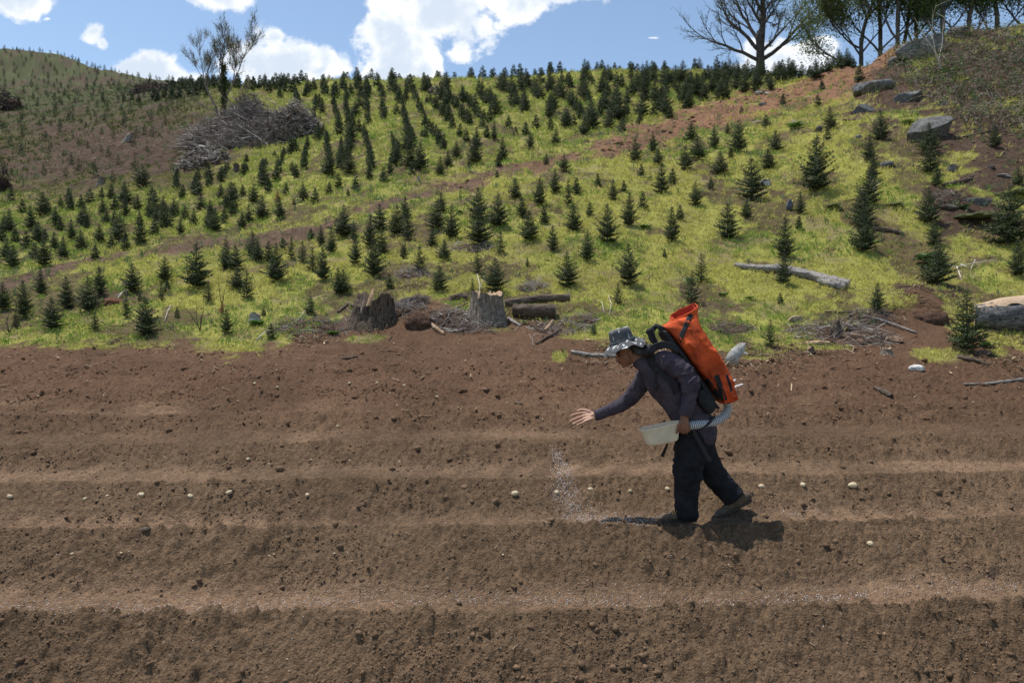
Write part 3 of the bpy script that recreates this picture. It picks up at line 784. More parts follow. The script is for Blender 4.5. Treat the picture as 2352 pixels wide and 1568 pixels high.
LANDMARKS = [('the burnt split stump', 860, 700), ('the pale sawn stump', 1115, 690), ('the two stacked logs', 1235, 692), ('the grey fallen log', 1820, 635), ('the broad-leaved dock plant', 2140, 575),
  ('the big grey boulder', 2145, 290), ('the dark slate slab', 2014, 200), ('the bark-stripped log', 2320, 740), ('the brown brush pile', 540, 320), ('the grey pile of branches', 660, 290),
  ('the reddish needle heap', 253, 698), ('the man in the hat', 1440, 760), ('the orange backpack', 1600, 740), ('the root wad on the slope', 1004, 215), ('the short stump in the clearing', 233, 415),
  ('the leafless oak', 1745, 160), ('the small stump above the track', 962, 418), ('the dirt track at far left', 60, 640), ('the middle of the track', 790, 497), ('the orange part of the track', 1560, 300),
  ('the flat grey rock', 2260, 452), ('the upright bark slab', 1690, 815), ('the dark tangle on the crest', 1548, 175), ('the stump by the field edge', 585, 732)]
ORD = ['', 'second', 'third', 'fourth', 'fifth', 'sixth', 'seventh', 'eighth', 'ninth', 'tenth', 'eleventh', 'twelfth', 'thirteenth', 'fourteenth', 'fifteenth', 'sixteenth', 'seventeenth', 'eighteenth', 'nineteenth', 'twentieth']
def ordinal(n):
    if n < 20: return ORD[n]
    t = {2: 'twenty', 3: 'thirty', 4: 'forty'}[(n + 1) // 10]; u = (n + 1) % 10
    return (t[:-1] + 'ieth') if u == 0 else t + '-' + ('first', 'second', 'third', 'fourth', 'fifth', 'sixth', 'seventh', 'eighth', 'ninth')[u - 1]
def direction(dx, dy):
    a = math.degrees(math.atan2(-dy, dx)) % 360
    return ['right of', 'up-right of', 'above', 'up-left of', 'left of', 'down-left of', 'below', 'down-right of'][int((a + 22.5) // 45) % 8]
buckets = {}
for i, c in enumerate(near):
    best = min(LANDMARKS, key=lambda l: math.hypot(l[1] - c[5], (l[2] - c[6]) * 1.3))
    d = direction(c[5] - best[1], c[6] - best[2])
    buckets.setdefault((best[0], d), []).append((math.hypot(best[1] - c[5], best[2] - c[6]), i))
labels = {}
for (lm, d), lst in buckets.items():
    lst.sort()
    for n, (_, i) in enumerate(lst):
        c = near[i]; size = 'tall' if c[3] > 1.45 else ('small' if c[3] < .8 else 'young')
        look = 'thin' if c[4] == 's' else 'dense'
        nth = 'nearest' if n == 0 else ordinal(n) + ' nearest'
        labels[i] = f"{size} {look} fir {nth} {d} {lm}"
for i, (h, x, y, hh, k, px, py) in enumerate(near):
    key = (k, i % (7 if k == 'd' else 4))
    o = empty('fir_tree', (x, y, gz(x, y)), labels[i], 'fir tree', 'young firs planted in rows on the hillside', (i * 2.39996) % 6.283)
    wd = hh * (.98 + .18 * math.sin(i * 1.7)) * 1.06
    o.scale = (wd, wd, hh)
    for nm, me in (('crown', FIRS[key][0]), ('trunk', FIRS[key][1])):
        ch = bpy.data.objects.new(nm, me); ROOTCOL.objects.link(ch); ch.parent = o
# a few dead, rust-red firs among the green
(V, F, C), (tv, tq, tt) = fir_data(777, .6, .24)
C = C.mean(1, keepdims=True) * np.array([6.5, 1.9, .9]); dr = mesh_obj('crown', V, F, M_needle, None, C); dt = mesh_obj('trunk', tv, [tq, tt], M_firbark)
for px, py, h, lab in ((510, 722, 34, 'dead rust-red fir sapling near the left field edge'), (638, 462, 30, 'dead reddish fir in the upper left plantation'), (603, 490, 16, 'small rust-brown dead fir low in the left plantation'), (1075, 320, 12, 'tiny red dead fir high above the dirt track')):
    p = at(px, py); o = empty('fir_tree', p, lab, 'fir tree', 'dead rust-red firs among the green ones', px); hh = h / F_ * p.y; o.scale = (hh, hh, hh)
    for nm, me in (('crown', dr.data), ('trunk', dt.data)):
        ch = bpy.data.objects.new(nm, me); ROOTCOL.objects.link(ch); ch.parent = o
bpy.data.objects.remove(dr); bpy.data.objects.remove(dt)
# every smaller fir beyond those
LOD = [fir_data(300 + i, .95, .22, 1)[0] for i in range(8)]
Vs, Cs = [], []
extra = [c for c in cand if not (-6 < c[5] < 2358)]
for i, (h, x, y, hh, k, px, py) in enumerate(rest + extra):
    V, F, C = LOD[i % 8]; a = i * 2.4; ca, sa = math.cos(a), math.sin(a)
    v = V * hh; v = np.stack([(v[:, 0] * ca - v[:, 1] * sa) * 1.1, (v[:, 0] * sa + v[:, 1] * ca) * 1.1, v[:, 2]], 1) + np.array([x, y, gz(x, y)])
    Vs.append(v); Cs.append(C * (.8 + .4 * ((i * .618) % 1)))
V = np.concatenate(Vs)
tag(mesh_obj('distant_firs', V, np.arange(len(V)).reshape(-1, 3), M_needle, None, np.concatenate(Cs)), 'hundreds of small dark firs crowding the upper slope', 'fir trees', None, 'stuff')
# ankle-high brownish saplings in rows over the far left hill
def saplings():
    r = np.random.default_rng(44); Vs, Cs = [], []
    V, F, C = LOD[0]; sub = V.reshape(-1, 3, 3)[::3].reshape(-1, 3); Cc = C.reshape(-1, 3, 3)[::3].reshape(-1, 3)
    y = 24.0
    while y < 101:
        sp = 1.7 if y > 45 else 1.9
        for x in np.arange(-80, 2, sp):
            xx = x + r.normal(0, .25) + .1 * y; yy_ = y + r.normal(0, .25)
            a, b = proj(xx, yy_, float(Hbase(xx, yy_)))
            if a < -250 or a > 430 - max(0, 52 - y) * 3: continue
            if y < 34 and (a > 420 or b > 425): continue
            if r.random() < .12: continue
            hh = r.uniform(.4, .85); an = r.random() * 6.28; ca, sa = math.cos(an), math.sin(an); v = sub * hh
            v = np.stack([v[:, 0] * ca - v[:, 1] * sa, v[:, 0] * sa + v[:, 1] * ca, v[:, 2]], 1) + np.array([xx, yy_, float(Hbase(xx, yy_)) + .03])
            Vs.append(v); Cs.append(Cc * r.uniform(.7, 1.1) + (np.array([.02, .009, .003]) if r.random() < .25 else 0))
        y += sp
    V = np.concatenate(Vs)
    tag(mesh_obj('far_saplings', V, np.arange(len(V)).reshape(-1, 3), M_needle, None, np.concatenate(Cs)), 'tiny fir saplings dotted in rows over the far left hill', 'saplings', None, 'stuff')
saplings()
# ------------------------------------------------------------------ rocks
M_slate = mat_basic('slate_rock', None, .85, 7, .45, .05, 11, .2, use_attr=True)
def rock(px, py, wpx, hpx, col, label, name='rock', cat='rock', seed=0, angular=.6, depth=.8, tilt=0.0, yaw=0.0, dy=0.0, mat=None, sink=.18):
    p = at(px, py); s = p.y / F_; W = wpx * s / 2; H = hpx * s / 2; D = W * depth
    r = np.random.default_rng(seed + 900); V, F = ICO[4]; V = V.copy()
    for k in range(9):                                            # chip flat facets off the ball
        n = r.normal(0, 1, 3); n /= np.linalg.norm(n); c = r.uniform(.38, .78) if angular > .3 else r.uniform(.8, .95)
        d = V @ n; m = d > c; V[m] -= np.outer(d[m] - c, n) * (.96 if angular > .3 else .6)
    V *= 1 + (noise3(V, 2.2, seed) * .10 + noise3(V, 7, seed + 3) * .09)[:, None] * (angular + .1)
    lay = np.sin(V[:, 2] * 17 + noise3(V, 2, seed + 5) * 5); V[:, :2] *= (1 + .025 * lay * angular)[:, None]
    ex = np.abs(V).max(0); V /= ex
    c, s_ = math.cos(tilt), math.sin(tilt)
    V = V * np.array([W, D, H]); V = np.stack([V[:, 0] * c - V[:, 2] * s_, V[:, 1], V[:, 0] * s_ + V[:, 2] * c], 1)
    cy, sy = math.cos(yaw), math.sin(yaw); V = np.stack([V[:, 0] * cy - V[:, 1] * sy, V[:, 0] * sy + V[:, 1] * cy, V[:, 2]], 1)
    V[:, 1] += dy; 
    cc = np.array(col) * np.array([1.0, .98, .93]) * 1.15 * (1 + noise3(V / max(W, .01), 3, seed)[:, None] * .8 + .15 * lay[:, None] * angular)
    o = mesh_obj(name, V + np.array([0, D * .6, H * (1 - sink * 2)]), F, mat or M_slate, None, np.clip(cc, .01, .9), angular < .3)
    o.location = p
    return tag(o, label, cat)
G_ = (.10, .10, .105); TAN = (.30, .235, .165)
rock(2014, 214, 98, 36, (.135,.138,.145), 'long flat dark slate slab tilted on the upper bank', seed=1, tilt=.12, depth=.9)
rock(2096, 232, 78, 38, (.115,.117,.12), 'layered slate slab just right of the longest slab', seed=2, tilt=.35, depth=.8)
rock(1992, 256, 56, 34, (.10,.102,.105), 'dark triangular rock below the long slate slab', seed=3)
rock(1972, 276, 58, 14, (.12,.075,.05), 'low brown stone beneath the triangular rock', seed=4)
rock(2148, 328, 116, 88, (.115,.115,.115), 'big rounded grey boulder on the right bank', seed=5, depth=.7, tilt=-.1)
rock(2128, 132, 104, 76, (.15,.15,.15), 'large grey outcrop on the ridge line at upper right', seed=6, tilt=.5)
rock(2206, 86, 44, 32, (.10,.10,.10), 'dark outcrop high beside the bramble on the ridge', seed=7)
rock(2170, 243, 40, 12, (.2,.2,.19), 'small pale flat stone right of the slabs', seed=8)
rock(2046, 384, 42, 22, (.09,.09,.095), 'dark rock between two stacked firs on the right', seed=9)
rock(1762, 424, 28, 24, (.17,.18,.21), 'blue grey stone in the grass above the tallest fir row', seed=10)
rock(1813, 482, 22, 34, (.13,.14,.18), 'bluish upright stone half hidden behind a fir', seed=11)
rock(2262, 470, 82, 30, (.12,.12,.125), 'broad flat grey rock lying among pale leaves', seed=12, depth=1.1)
rock(2180, 478, 70, 16, (.12,.11,.10), 'low dark ledge of rock left of the flat grey rock', seed=13)
rock(2280, 390, 22, 17, (.06,.06,.06), 'small black rock on the far right slope', seed=14)
rock(2188, 390, 22, 24, (.15,.14,.13), 'small pale grey rock right of the double fir', seed=15)
rock(2310, 408, 34, 15, (.15,.14,.14), 'flat stone at the right edge of the slope', seed=16)
rock(1752, 242, 22, 12, (.2,.2,.2), 'grey stone on the orange shale of the track', seed=17)
rock(1832, 292, 34, 24, (.22,.21,.22), 'pale whitish rock at the lower side of the track', seed=18)
rock(1884, 303, 18, 22, (.07,.07,.075), 'dark stone left of the tall fir by the track', seed=19)
rock(1974, 322, 17, 11, (.16,.16,.18), 'small grey stone below the dark triangular rock', seed=20)
rock(2058, 148, 34, 24, (.13,.13,.13), 'rock poking from the crest of the orange bank', seed=21)
rock(1742, 286, 26, 9, (.22,.17,.13), 'flat tan stone lying on the shale track', seed=22)
rock(1828, 738, 44, 20, TAN, 'pale tan stone in the grass above the backpack', seed=23)
rock(2052, 788, 52, 17, (.17,.115,.08), 'flat brown rock resting among sticks at the margin', seed=24)
rock(1977, 794, 28, 15, (.15,.085,.06), 'small reddish brown stone left of the flat brown rock', seed=25)
rock(2110, 858, 34, 18, (.55,.55,.55), 'smooth white stone on the soil near the right margin', seed=26, angular=.05)
rock(1715, 818, 18, 12, (.22,.22,.22), 'little grey stone beside the upright bark slab', seed=27)
rock(1436, 276, 16, 12, (.3,.3,.3), 'pale stone beside the firs above the track', seed=28)
rock(1045 + 360, 351, 26, 10, (.26,.14,.09), 'orange stone at the middle of the track', seed=29)
rock(1425, 338, 30, 12, (.27,.14,.085), 'broad orange stone where the track reddens', seed=30)
rock(1386, 352, 16, 10, (.28,.17,.11), 'small orange stone left of the broad orange one', seed=31)
rock(1090, 398, 12, 6, (.25,.23,.21), 'grey pebble on the track above the sawn stump', seed=32)
rock(1525, 302, 14, 6, (.13,.11,.1), 'dark pebble at the top edge of the track', seed=33)
rock(2262, 845 - 25, 44, 14, (.10,.07,.055), 'dark bark slab lying by the stripped log', 'bark_slab', 'bark', 34)
# field stones
rock(330, 1238, 26, 12, (.12,.09,.07), 'half buried brown stone on the middle ridge at left', seed=40, angular=.2)
rock(1190, 932, 20, 8, (.16,.11,.08), 'flat brown stone in the upper field', seed=41)
rock(1113, 908, 24, 8, (.19,.115,.085), 'flat reddish stone in the upper field left of the man', seed=42)

# ------------------------------------------------------------------ potatoes in the furrows
M_pot = mat_basic('potato_skin', (.52, .43, .28), .8, 55, .22, .002, 80, .2)
POT = [(22,1147,13),(324,1144,16),(437,1146,13),(526,1143,14),(706,1148,12),(1183,1141,17),(1279,1139,13),(1356,1138,12),(1448,1136,11),(1533,1131,12),(1750,1123,15),(1844,1124,13),(1958,1119,19),(195,1150,10),(246,1146,9),
       (2000,1255,17),(570,1060,10),(618,1067,5),(803,1058,6),(775,982,7),(166,1281,13),(278,1281,10),(618,1283,7),(630,1280,8),(768,1283,10),(660,1527,9),(1155,1285,9),(1004,917,8),(585,888,7),(637,895,7),(803,886,7),(928,885,8),(866,884,7),(895,905,6),(905,790,5),(715,1062,5),(918,1065,5)]
def potato(seed):
    V, F = ICO[3]; V = V * np.array([1, .78, .7]); V *= 1 + (noise3(V, 1.3, seed) * .35 + noise3(V, 4, seed + 2) * .06)[:, None]; return V, F
pots = []
for i in range(5):
    V, F = potato(i); o = mesh_obj('potato', V, F, M_pot, None, None, True); pots.append(o.data); bpy.data.objects.remove(o)
for i, (px, py, wp) in enumerate(POT):
    p = at(px, py + 2); s = wp * p.y / F_ / 2 * 1.05
    o = bpy.data.objects.new('potato', pots[i % 5]); ROOTCOL.objects.link(o); o.location = p + Vector((0, 0, s * .22)); o.scale = (s, s, s * .95)
    o.rotation_euler = (0.2 * math.sin(i), .3 * math.cos(i * 2), i * 1.3)
    if py > 1200 and px != 2000: o.scale = (s * .7, s * .6, s * .5)
    main = 1115 < py < 1152
    if main:
        rowpots = sorted([q[0] for q in POT if 1115 < q[1] < 1152]); n = rowpots.index(px)
        lab = ('leftmost' if n == 0 else 'rightmost' if n == len(rowpots) - 1 else ORD[n] + ' from the left') + ' pale seed potato in the long row beside the man'
    elif py > 1500: lab = 'lone pale potato piece near the bottom edge'
    elif px == 2000: lab = 'yellow cut potato alone on the ridge at lower right'
    elif py > 1200:
        rowpots = sorted([q[0] for q in POT if 1270 < q[1] < 1300]); n = rowpots.index(px)
        lab = ('leftmost' if n == 0 else ORD[n] + ' from the left') + ' half buried pale straw chip in the furrow below the man'  # straw chips in this furrow, made from the potato mesh
    elif py > 940:
        rowpots = sorted([q[0] for q in POT if 940 < q[1] < 1100]); n = rowpots.index(px)
        lab = ('leftmost' if n == 0 else ORD[n] + ' from the left') + ' small potato in the furrow behind the long row'
    else:
        rowpots = sorted([q[0] for q in POT if q[1] < 940]); n = rowpots.index(px)
        lab = ('leftmost' if n == 0 else ORD[n] + ' from the left') + ' tiny pale potato in the farthest furrow'
    tag(o, lab, 'potato', 'seed potatoes laid in the furrows')

# ------------------------------------------------------------------ fertiliser grains
M_grain = mat_basic('fertiliser', None, .35, None, 0, 0, 40, .6, use_attr=True)
def grains():
    r = np.random.default_rng(55)
    # falling from the open hand
    N = 1200; t = r.random(N) ** .8
    px = 1272 + 62 * t ** 1.3 + r.normal(0, 1, N) * (6 + 20 * t) + 10 * np.sin(t * 7); py = 1030 + 168 * t + r.normal(0, 4, N)
    px += (r.random(N) < .25) * np.abs(r.normal(0, 38, N)) * t ** 1.5
    Y = 6.0 + r.normal(0, .07, N) - .05 * t
    P = np.stack([(px - 1176) / F_ * Y, Y, CAMZ - (py - 784) / F_ * Y], 1); P[:, 2] = np.maximum(P[:, 2], ground(P[:, 0], P[:, 1]) + .003)
    s = r.uniform(.0012, .0030, N)
    V, F, nv = scatter_lumps(P, s, 1, 6, 1, .1)
    pink = (r.random((N, 1)) < .14); C = np.where(pink, np.array([.75, .33, .26]), np.array([.80, .80, .80]))
    tag(mesh_obj('falling_fertilizer', V, F, M_grain, None, np.repeat(C, nv, 0)), 'spray of white and pink grains falling from the open hand', 'fertilizer', None, 'stuff')
    # strewn along the two furrows
    L = []
    N = 3600; px = r.uniform(-250, 2600, N); dens = .35 + .65 * vnoise(px / 90, px * 0 + 1, 4); yl = 1408 - .012 * px + 10 * np.sin(px / 210) - (px > 1700) * (px - 1700) * .02
    py = yl - np.abs(r.normal(0, 16, N)) - 3 + 6 * r.random(N); k = r.random(N) < dens * .8
    L += list(zip(px[k], py[k]))
    N = 420; px = r.normal(1420, 70, N); py = 1196 + r.normal(0, 7, N); L += list(zip(px, py))
    px = r.normal(1840, 40, 50); py = 1184 + r.normal(0, 4, 50); L += list(zip(px, py))
    px = r.uniform(0, 2352, 160); py = r.uniform(1220, 1560, 160); L += list(zip(px, py))
    L = np.array(L)
    # project on the smooth surface, vectorised
    Yg = np.linspace(3.9, 8, 900); X = (L[:, 0:1] - 1176) / F_ * Yg; zr = CAMZ - (L[:, 1:2] - 784) / F_ * Yg
    g = Hbase(X, np.broadcast_to(Yg, X.shape)) + ridges(X, np.broadcast_to(Yg, X.shape))[0]
    hit = (g >= zr).argmax(1); Y = Yg[hit]; x = (L[:, 0] - 1176) / F_ * Y
    z = ground(x, Y) + .004; N = len(x)
    s = r.uniform(.0018, .0036, N)
    V, F, nv = scatter_lumps(np.stack([x, Y, z], 1), s, 1, 7, 1, .1)
    pink = (r.random((N, 1)) < .16); C = np.where(pink, np.array([.68, .28, .22]), np.array([.78, .78, .77]))
    tag(mesh_obj('spread_fertilizer', V, F, M_grain, None, np.repeat(C, nv, 0)), 'line of white and pink fertilizer grains along the nearest furrow', 'fertilizer', None, 'stuff')
grains()

# ------------------------------------------------------------------ logs, sticks and stumps
def mat_bark(name, dark, light, scale=(6, 6, 1.2), bump=.02):
    m = bpy.data.materials.new(name); m.use_nodes = True; t = NT(m.node_tree); bs = t.n['Principled BSDF']
    bs.inputs['Roughness'].default_value = .9; bs.inputs['Specular IOR Level'].default_value = .15
    co = t.new('ShaderNodeTexCoord'); mp = t.new('ShaderNodeMapping'); t.l.new(co.outputs['Object'], mp.inputs[0]); mp.inputs['Scale'].default_value = scale
    n = t.noise(mp.outputs[0], 5, 8, .7, .6); n2 = t.noise(mp.outputs[0], 22, 5, .7)
    f = t.math('ADD', t.math('MULTIPLY', n, .65), t.math('MULTIPLY', n2, .35))
    c = t.mix(t.ramp(f, .38, .62), dark, light); t.l.new(c, bs.inputs['Base Color'])
    bp = t.new('ShaderNodeBump'); bp.inputs['Distance'].default_value = bump; t.l.new(f, bp.inputs['Height']); t.l.new(bp.outputs[0], bs.inputs['Normal'])
    return m
M_bark_dark = mat_bark('bark_dark', (.035, .026, .02), (.17, .13, .10), (1.2, 6, 6))
M_bark_grey = mat_bark('bark_grey', (.10, .09, .08), (.42, .39, .36), (1.0, 7, 7))
M_bark_v = mat_bark('bark_upright', (.05, .04, .032), (.30, .25, .20), (7, 7, 1.1))
M_bark_burnt = mat_bark('bark_burnt', (.012, .011, .010), (.17, .125, .09), (7, 7, 1.0))
M_wood = mat_bark('bare_wood', (.30, .20, .125), (.55, .42, .29), (1.2, 8, 8), .006)
M_woodv = mat_bark('split_wood', (.22, .14, .085), (.50, .36, .23), (8, 8, 1.2), .01)
M_bigbark = mat_bark('ridged_bark', (.03, .03, .03), (.27, .27, .27), (1.6, 6, 6), .06)

def log_obj(name, pts, radii, mat, label, cat='log', bump=.12, ends=True, seed=0, sides=22, group=None, lift=.75, end_mat=None):
    """pts: view (column, row) pairs where the log touches the ground, or Vectors"""
    P = [at(*q) if not isinstance(q, Vector) else q for q in pts]
    Rw = [r * p.y / F_ for r, p in zip(radii, P)]
    P = [p + Vector((0, 0, r * lift)) for p, r in zip(P, Rw)]
    n = max(8, len(P) * 7); ts = np.linspace(0, len(P) - 1, n); A = np.array([list(p) for p in P])
    C = np.stack([np.interp(ts, range(len(P)), A[:, i]) for i in range(3)], 1); R = np.interp(ts, range(len(P)), Rw)
    o0 = C.mean(0)
    V, Q, T = tube(C - o0, R, sides, True, seed, bump)
    ob = mesh_obj(name, V[:-2] if ends else V, [Q] if ends else [Q, T], mat, None, None, True)
    ob.location = o0; tag(ob, label, cat, group)
    if ends:
        for e, sl, c in ((0, slice(0, sides), 0), (1, slice((n - 1) * sides, n * sides), n - 1)):
            ring = V[sl] * 1.0; cen = V[sl].mean(0); d = (C[0] - C[1]) if e == 0 else (C[-1] - C[-2]); d /= np.linalg.norm(d)
            VV = np.concatenate([ring, [cen + d * R[c] * .06]]); k = np.arange(sides); F = np.stack([k, (k + 1) % sides, np.full(sides, sides)], 1)
            mesh_obj('cut_end', VV, F if e else F[:, ::-1], end_mat or M_wood, ob)
    return ob
log_obj('log', [(1158, 700), (1235, 693), (1309, 692)], [9, 9, 8.5], M_bark_dark, 'thin dark log behind the shorter thick log', seed=1)
log_obj('log', [(1180, 722), (1235, 728), (1277, 729)], [15, 16.5, 16], M_bark_dark, 'short thick log lying right of the sawn stump', seed=2)
log_obj('log', [(922, 704), (960, 702), (985, 704)], [8, 11, 9], M_bark_dark, 'short mossy log end between the two stumps', seed=3)
log_obj('log', [(1033, 694), (1060, 688), (1076, 690)], [6, 8, 8], M_bark_dark, 'dark log stub leaning behind the sawn stump', seed=4)
log_obj('log', [(1688, 614), (1740, 622), (1790, 626), (1862, 640), (1905, 655), (1950, 664)], [6, 8, 9, 10, 13, 10], M_bark_grey, 'long weathered grey fallen log in the yellow grass', seed=5, bump=.2)
log_obj('log', [(1880, 652), (1912, 664), (1940, 670)], [6, 9, 7], M_bark_grey, 'broken grey branch stub forking off the fallen log', seed=6, bump=.25)
bl = log_obj('log', [(2238, 742), (2300, 752), (2400, 752), (2560, 748)], [25, 36, 44, 46], M_bigbark, 'huge log with ridged grey bark at the right edge', seed=7, sides=40, bump=.07)
def strip():
    """bare tan wood along the top of the huge log"""
    P = [at(2243, 742), at(2300, 750), at(2400, 752), at(2560, 748)]; rr = [24, 36, 44, 46]
    ts = np.linspace(0, 3, 24); A = np.array([list(p) for p in P]); R = np.interp(ts, range(4), [r * p.y / F_ for r, p in zip(rr, P)])
    C = np.stack([np.interp(ts, range(4), A[:, i]) for i in range(3)], 1); C[:, 2] += np.interp(ts, range(4), [r * p.y / F_ * .75 for r, p in zip(rr, P)])
    T = np.gradient(C, axis=0); T /= np.linalg.norm(T, axis=1, keepdims=True); S_ = np.cross(T, [0, 0, 1.]); S_ /= np.linalg.norm(S_, axis=1, keepdims=True); Uu = np.cross(S_, T)
    th = np.linspace(-1.4, 1.05, 12); V = []
    r = np.random.default_rng(3)
    for i in range(24):
        for j, a in enumerate(th):
            a2 = a + (.18 * math.sin(i * 1.3) if j in (0, 11) else 0)
            V.append(C[i] + (S_[i] * math.sin(-a2) * -1 + Uu[i] * math.cos(a2)) * R[i] * (1.12 + r.normal(0, .008)) - np.array(bl.location))
    V = np.array(V); F = []
    for i in range(23):
        for j in range(11): a = i * 12 + j; F.append((a, a + 1, a + 13, a + 12))
    mesh_obj('stripped_wood', V, np.array(F), M_wood, bl, None, True)
strip()
log_obj('log', [(2004, 526), (2040, 530), (2075, 538)], [5, 6, 4], M_bark_dark, 'brown rotten log below the stacked firs', seed=8, bump=.2)
log_obj('branch', [(2164, 428), (2200, 424), (2232, 414)], [4, 5, 3.5], M_bark_dark, 'rotten brown branch under the flat grey rock', 'branch', seed=9, bump=.2, ends=False)
log_obj('branch', [(2212, 312), (2262, 302), (2316, 283), (2350, 272)], [2, 2.6, 2.4, 1.5], M_bark_dark, 'long thin dark branch right of the big boulder', 'branch', seed=10, ends=False)
log_obj('branch', [(1312, 815), (1360, 822), (1414, 824)], [4, 5, 5], M_bark_grey, 'grey branch on the soil behind the hat', 'branch', seed=11, bump=.2, ends=False)
log_obj('branch', [(1934, 766), (1965, 758), (1996, 748)], [3.5, 4, 3], M_bark_dark, 'dark charred branch at the right field margin', 'branch', seed=12, ends=False, lift=1.6)
log_obj('branch', [(1982, 733), (2030, 742), (2106, 768)], [2, 2.6, 2.2], M_bark_grey, 'long grey branch running down to the flat brown rock', 'branch', seed=13, ends=False, lift=2)
log_obj('branch', [(1894, 720), (1930, 722), (1960, 723)], [1.6, 2.2, 1.5], M_bark_dark, 'thin stick above the sawdust heap', 'branch', seed=14, ends=False, lift=2)
log_obj('branch', [(1944, 771), (1970, 776), (1998, 778)], [3, 3.5, 2.5], M_woodv, 'split brown branch beside the charred one', 'branch', seed=15, ends=False)
log_obj('branch', [(2200, 826), (2236, 834), (2272, 840)], [4, 5, 3], M_bark_dark, 'dark flat branch under the near right fir', 'branch', seed=16, ends=False)
log_obj('branch', [(2008, 898), (2028, 908), (2048, 918)], [3.5, 6, 5], M_bark_dark, 'short dark chunk of branch lying on the field', 'branch', seed=17, bump=.2, ends=False)
log_obj('branch', [(2214, 887), (2270, 884), (2352, 876), (2400, 874)], [2, 2.6, 3.4, 3], M_bark_grey, 'long dark branch at the right edge of the field', 'branch', seed=18, ends=False)
log_obj('branch', [(1014, 765), (1040, 738), (1074, 704)], [1.6, 2, 1.8], M_bark_dark, 'thin stick leaning against the sawn stump', 'branch', seed=19, ends=False, lift=2.5)
log_obj('branch', [(1231, 794), (1258, 780), (1288, 762)], [2, 3, 2], M_bark_dark, 'dark stick below the thick log', 'branch', seed=20, ends=False, lift=1.4)
log_obj('branch', [(1250, 764), (1262, 752), (1270, 740)], [3.4, 4, 3], M_woodv, 'flat reddish board stub under the thick log', 'branch', seed=21, ends=False)
log_obj('branch', [(985, 757), (1000, 768), (1020, 776)], [3, 4.5, 3.5], M_woodv, 'splintered root piece left of the sawn stump', 'branch', seed=22, ends=False)
log_obj('branch', [(1168, 733), (1180, 742), (1196, 752)], [4, 4, 2.5], M_bark_grey, 'grey root splinter at the foot of the sawn stump', 'branch', seed=23, ends=False)
log_obj('branch', [(784, 828), (800, 827), (822, 826)], [1.6, 3, 2.5], M_bark_dark, 'small dark stick on the soil at upper left', 'branch', seed=24, ends=False)
log_obj('branch', [(776, 720), (800, 700), (830, 716)], [2.5, 3.6, 3], M_bark_dark, 'dark bent root beside the burnt stump', 'branch', seed=25, ends=False)
log_obj('branch', [(680, 748), (720, 738), (760, 742)], [2, 2.6, 2], M_bark_dark, 'thin root lying left of the burnt stump', 'branch', seed=26, ends=False)
def forked(name, segs, rad, mat, label, cat, lift=2.0):
    """thin forked twig: list of polylines in view pairs with heights above ground"""
    parts = []; o0 = at(*segs[0][0][:2])
    for s in segs:
        P = [at(q[0], q[1]) + Vector((0, 0, (q[2] if len(q) > 2 else lift) * at(q[0], q[1]).y / F_)) for q in s]
        R = np.linspace(rad, rad * .5, len(P)) * P[0].y / F_
        parts.append(tube([p - o0 for p in P], R, 6))
    V, F, _ = join(parts); ob = mesh_obj(name, V, F, mat, None, None, True); ob.location = o0; return tag(ob, label, cat)
M_pale = mat_basic('pale_stick', (.55, .50, .42), .8, 30, .2)
forked('dead_branch', [[(2158,598,4),(2180,608,6),(2198,614,8),(2240,612,10),(2290,610,9)], [(2198,614,8),(2206,630,2),(2210,640,0)], [(2206,612,8),(2230,618,3),(2240,606,12)]], 1.5, M_pale, 'bleached forked branch behind the dock plant fir', 'branch')
forked('dead_branch', [[(672,745,1),(690,732,4),(703,720,10),(712,708,14)]], 1.2, M_pale, 'white bent stick in the grass left of the burnt stump', 'branch')
forked('dead_branch', [[(590,780,2),(602,772,5),(616,764,8)]], 1.8, M_pale, 'short white stick at the left field margin', 'branch')
forked('dead_branch', [[(262,700,4),(280,682,8),(290,676,10),(291,690,0)], [(280,682,8),(262,686,3)]], 1.2, M_pale, 'white forked twig above the reddish needle heap', 'branch')
forked('dead_branch', [[(378,745,2),(384,728,6),(392,718,12)]], 1.0, M_pale, 'tiny pale twig standing between two left firs', 'branch')
forked('dead_branch', [[(1226,800,1),(1222,788,8),(1214,780,12)], [(1222,788,8),(1229,782,14)]], 1.3, M_bark_grey, 'small grey forked twig on the soil', 'branch')
forked('dead_branch', [[(1400,728,1),(1404,712,10),(1398,700,16)], [(1388,724,1),(1382,708,12)]], 1.0, M_pale, 'two thin pale stems standing above the hat', 'branch')
forked('dead_branch', [[(1100,690,2),(1102,668,16),(1096,650,22)], [(1102,672,12),(1112,655,24)]], 1.0, M_pale, 'bare pale shrub stems behind the sawn stump', 'branch')
def bare_sapling(px, py, hpx, label, seed, n=4, col=M_bark_dark):
    o0 = at(px, py); s = o0.y / F_; r = np.random.default_rng(seed); segs = []
    for k in range(n):
        p = np.array([r.normal(0, 2) * s, r.normal(0, 2) * s, 0]); d = np.array([r.normal(0, .28), r.normal(0, .2), 1.]); h = hpx * s * r.uniform(.6, 1)
        m = 8
        for i in range(m):
            q = p + d / np.linalg.norm(d) * h / m; segs.append((*p, *q, .9 * s * (1 - i / m) + .25 * s, .9 * s * (1 - (i + 1) / m) + .25 * s))
            if i > 2 and r.random() < .6:
                dd = d + r.normal(0, .5, 3); dd[2] = abs(dd[2]); dd /= np.linalg.norm(dd); segs.append((*q, *(q + dd * h * .22), .45 * s, .2 * s))
            p = q; d = d + np.array([r.normal(0, .10), r.normal(0, .1), 0])
    V, F = seg_mesh(segs, 5); ob = mesh_obj('bare_sapling', V, F, col); ob.location = o0; return tag(ob, label, 'sapling')
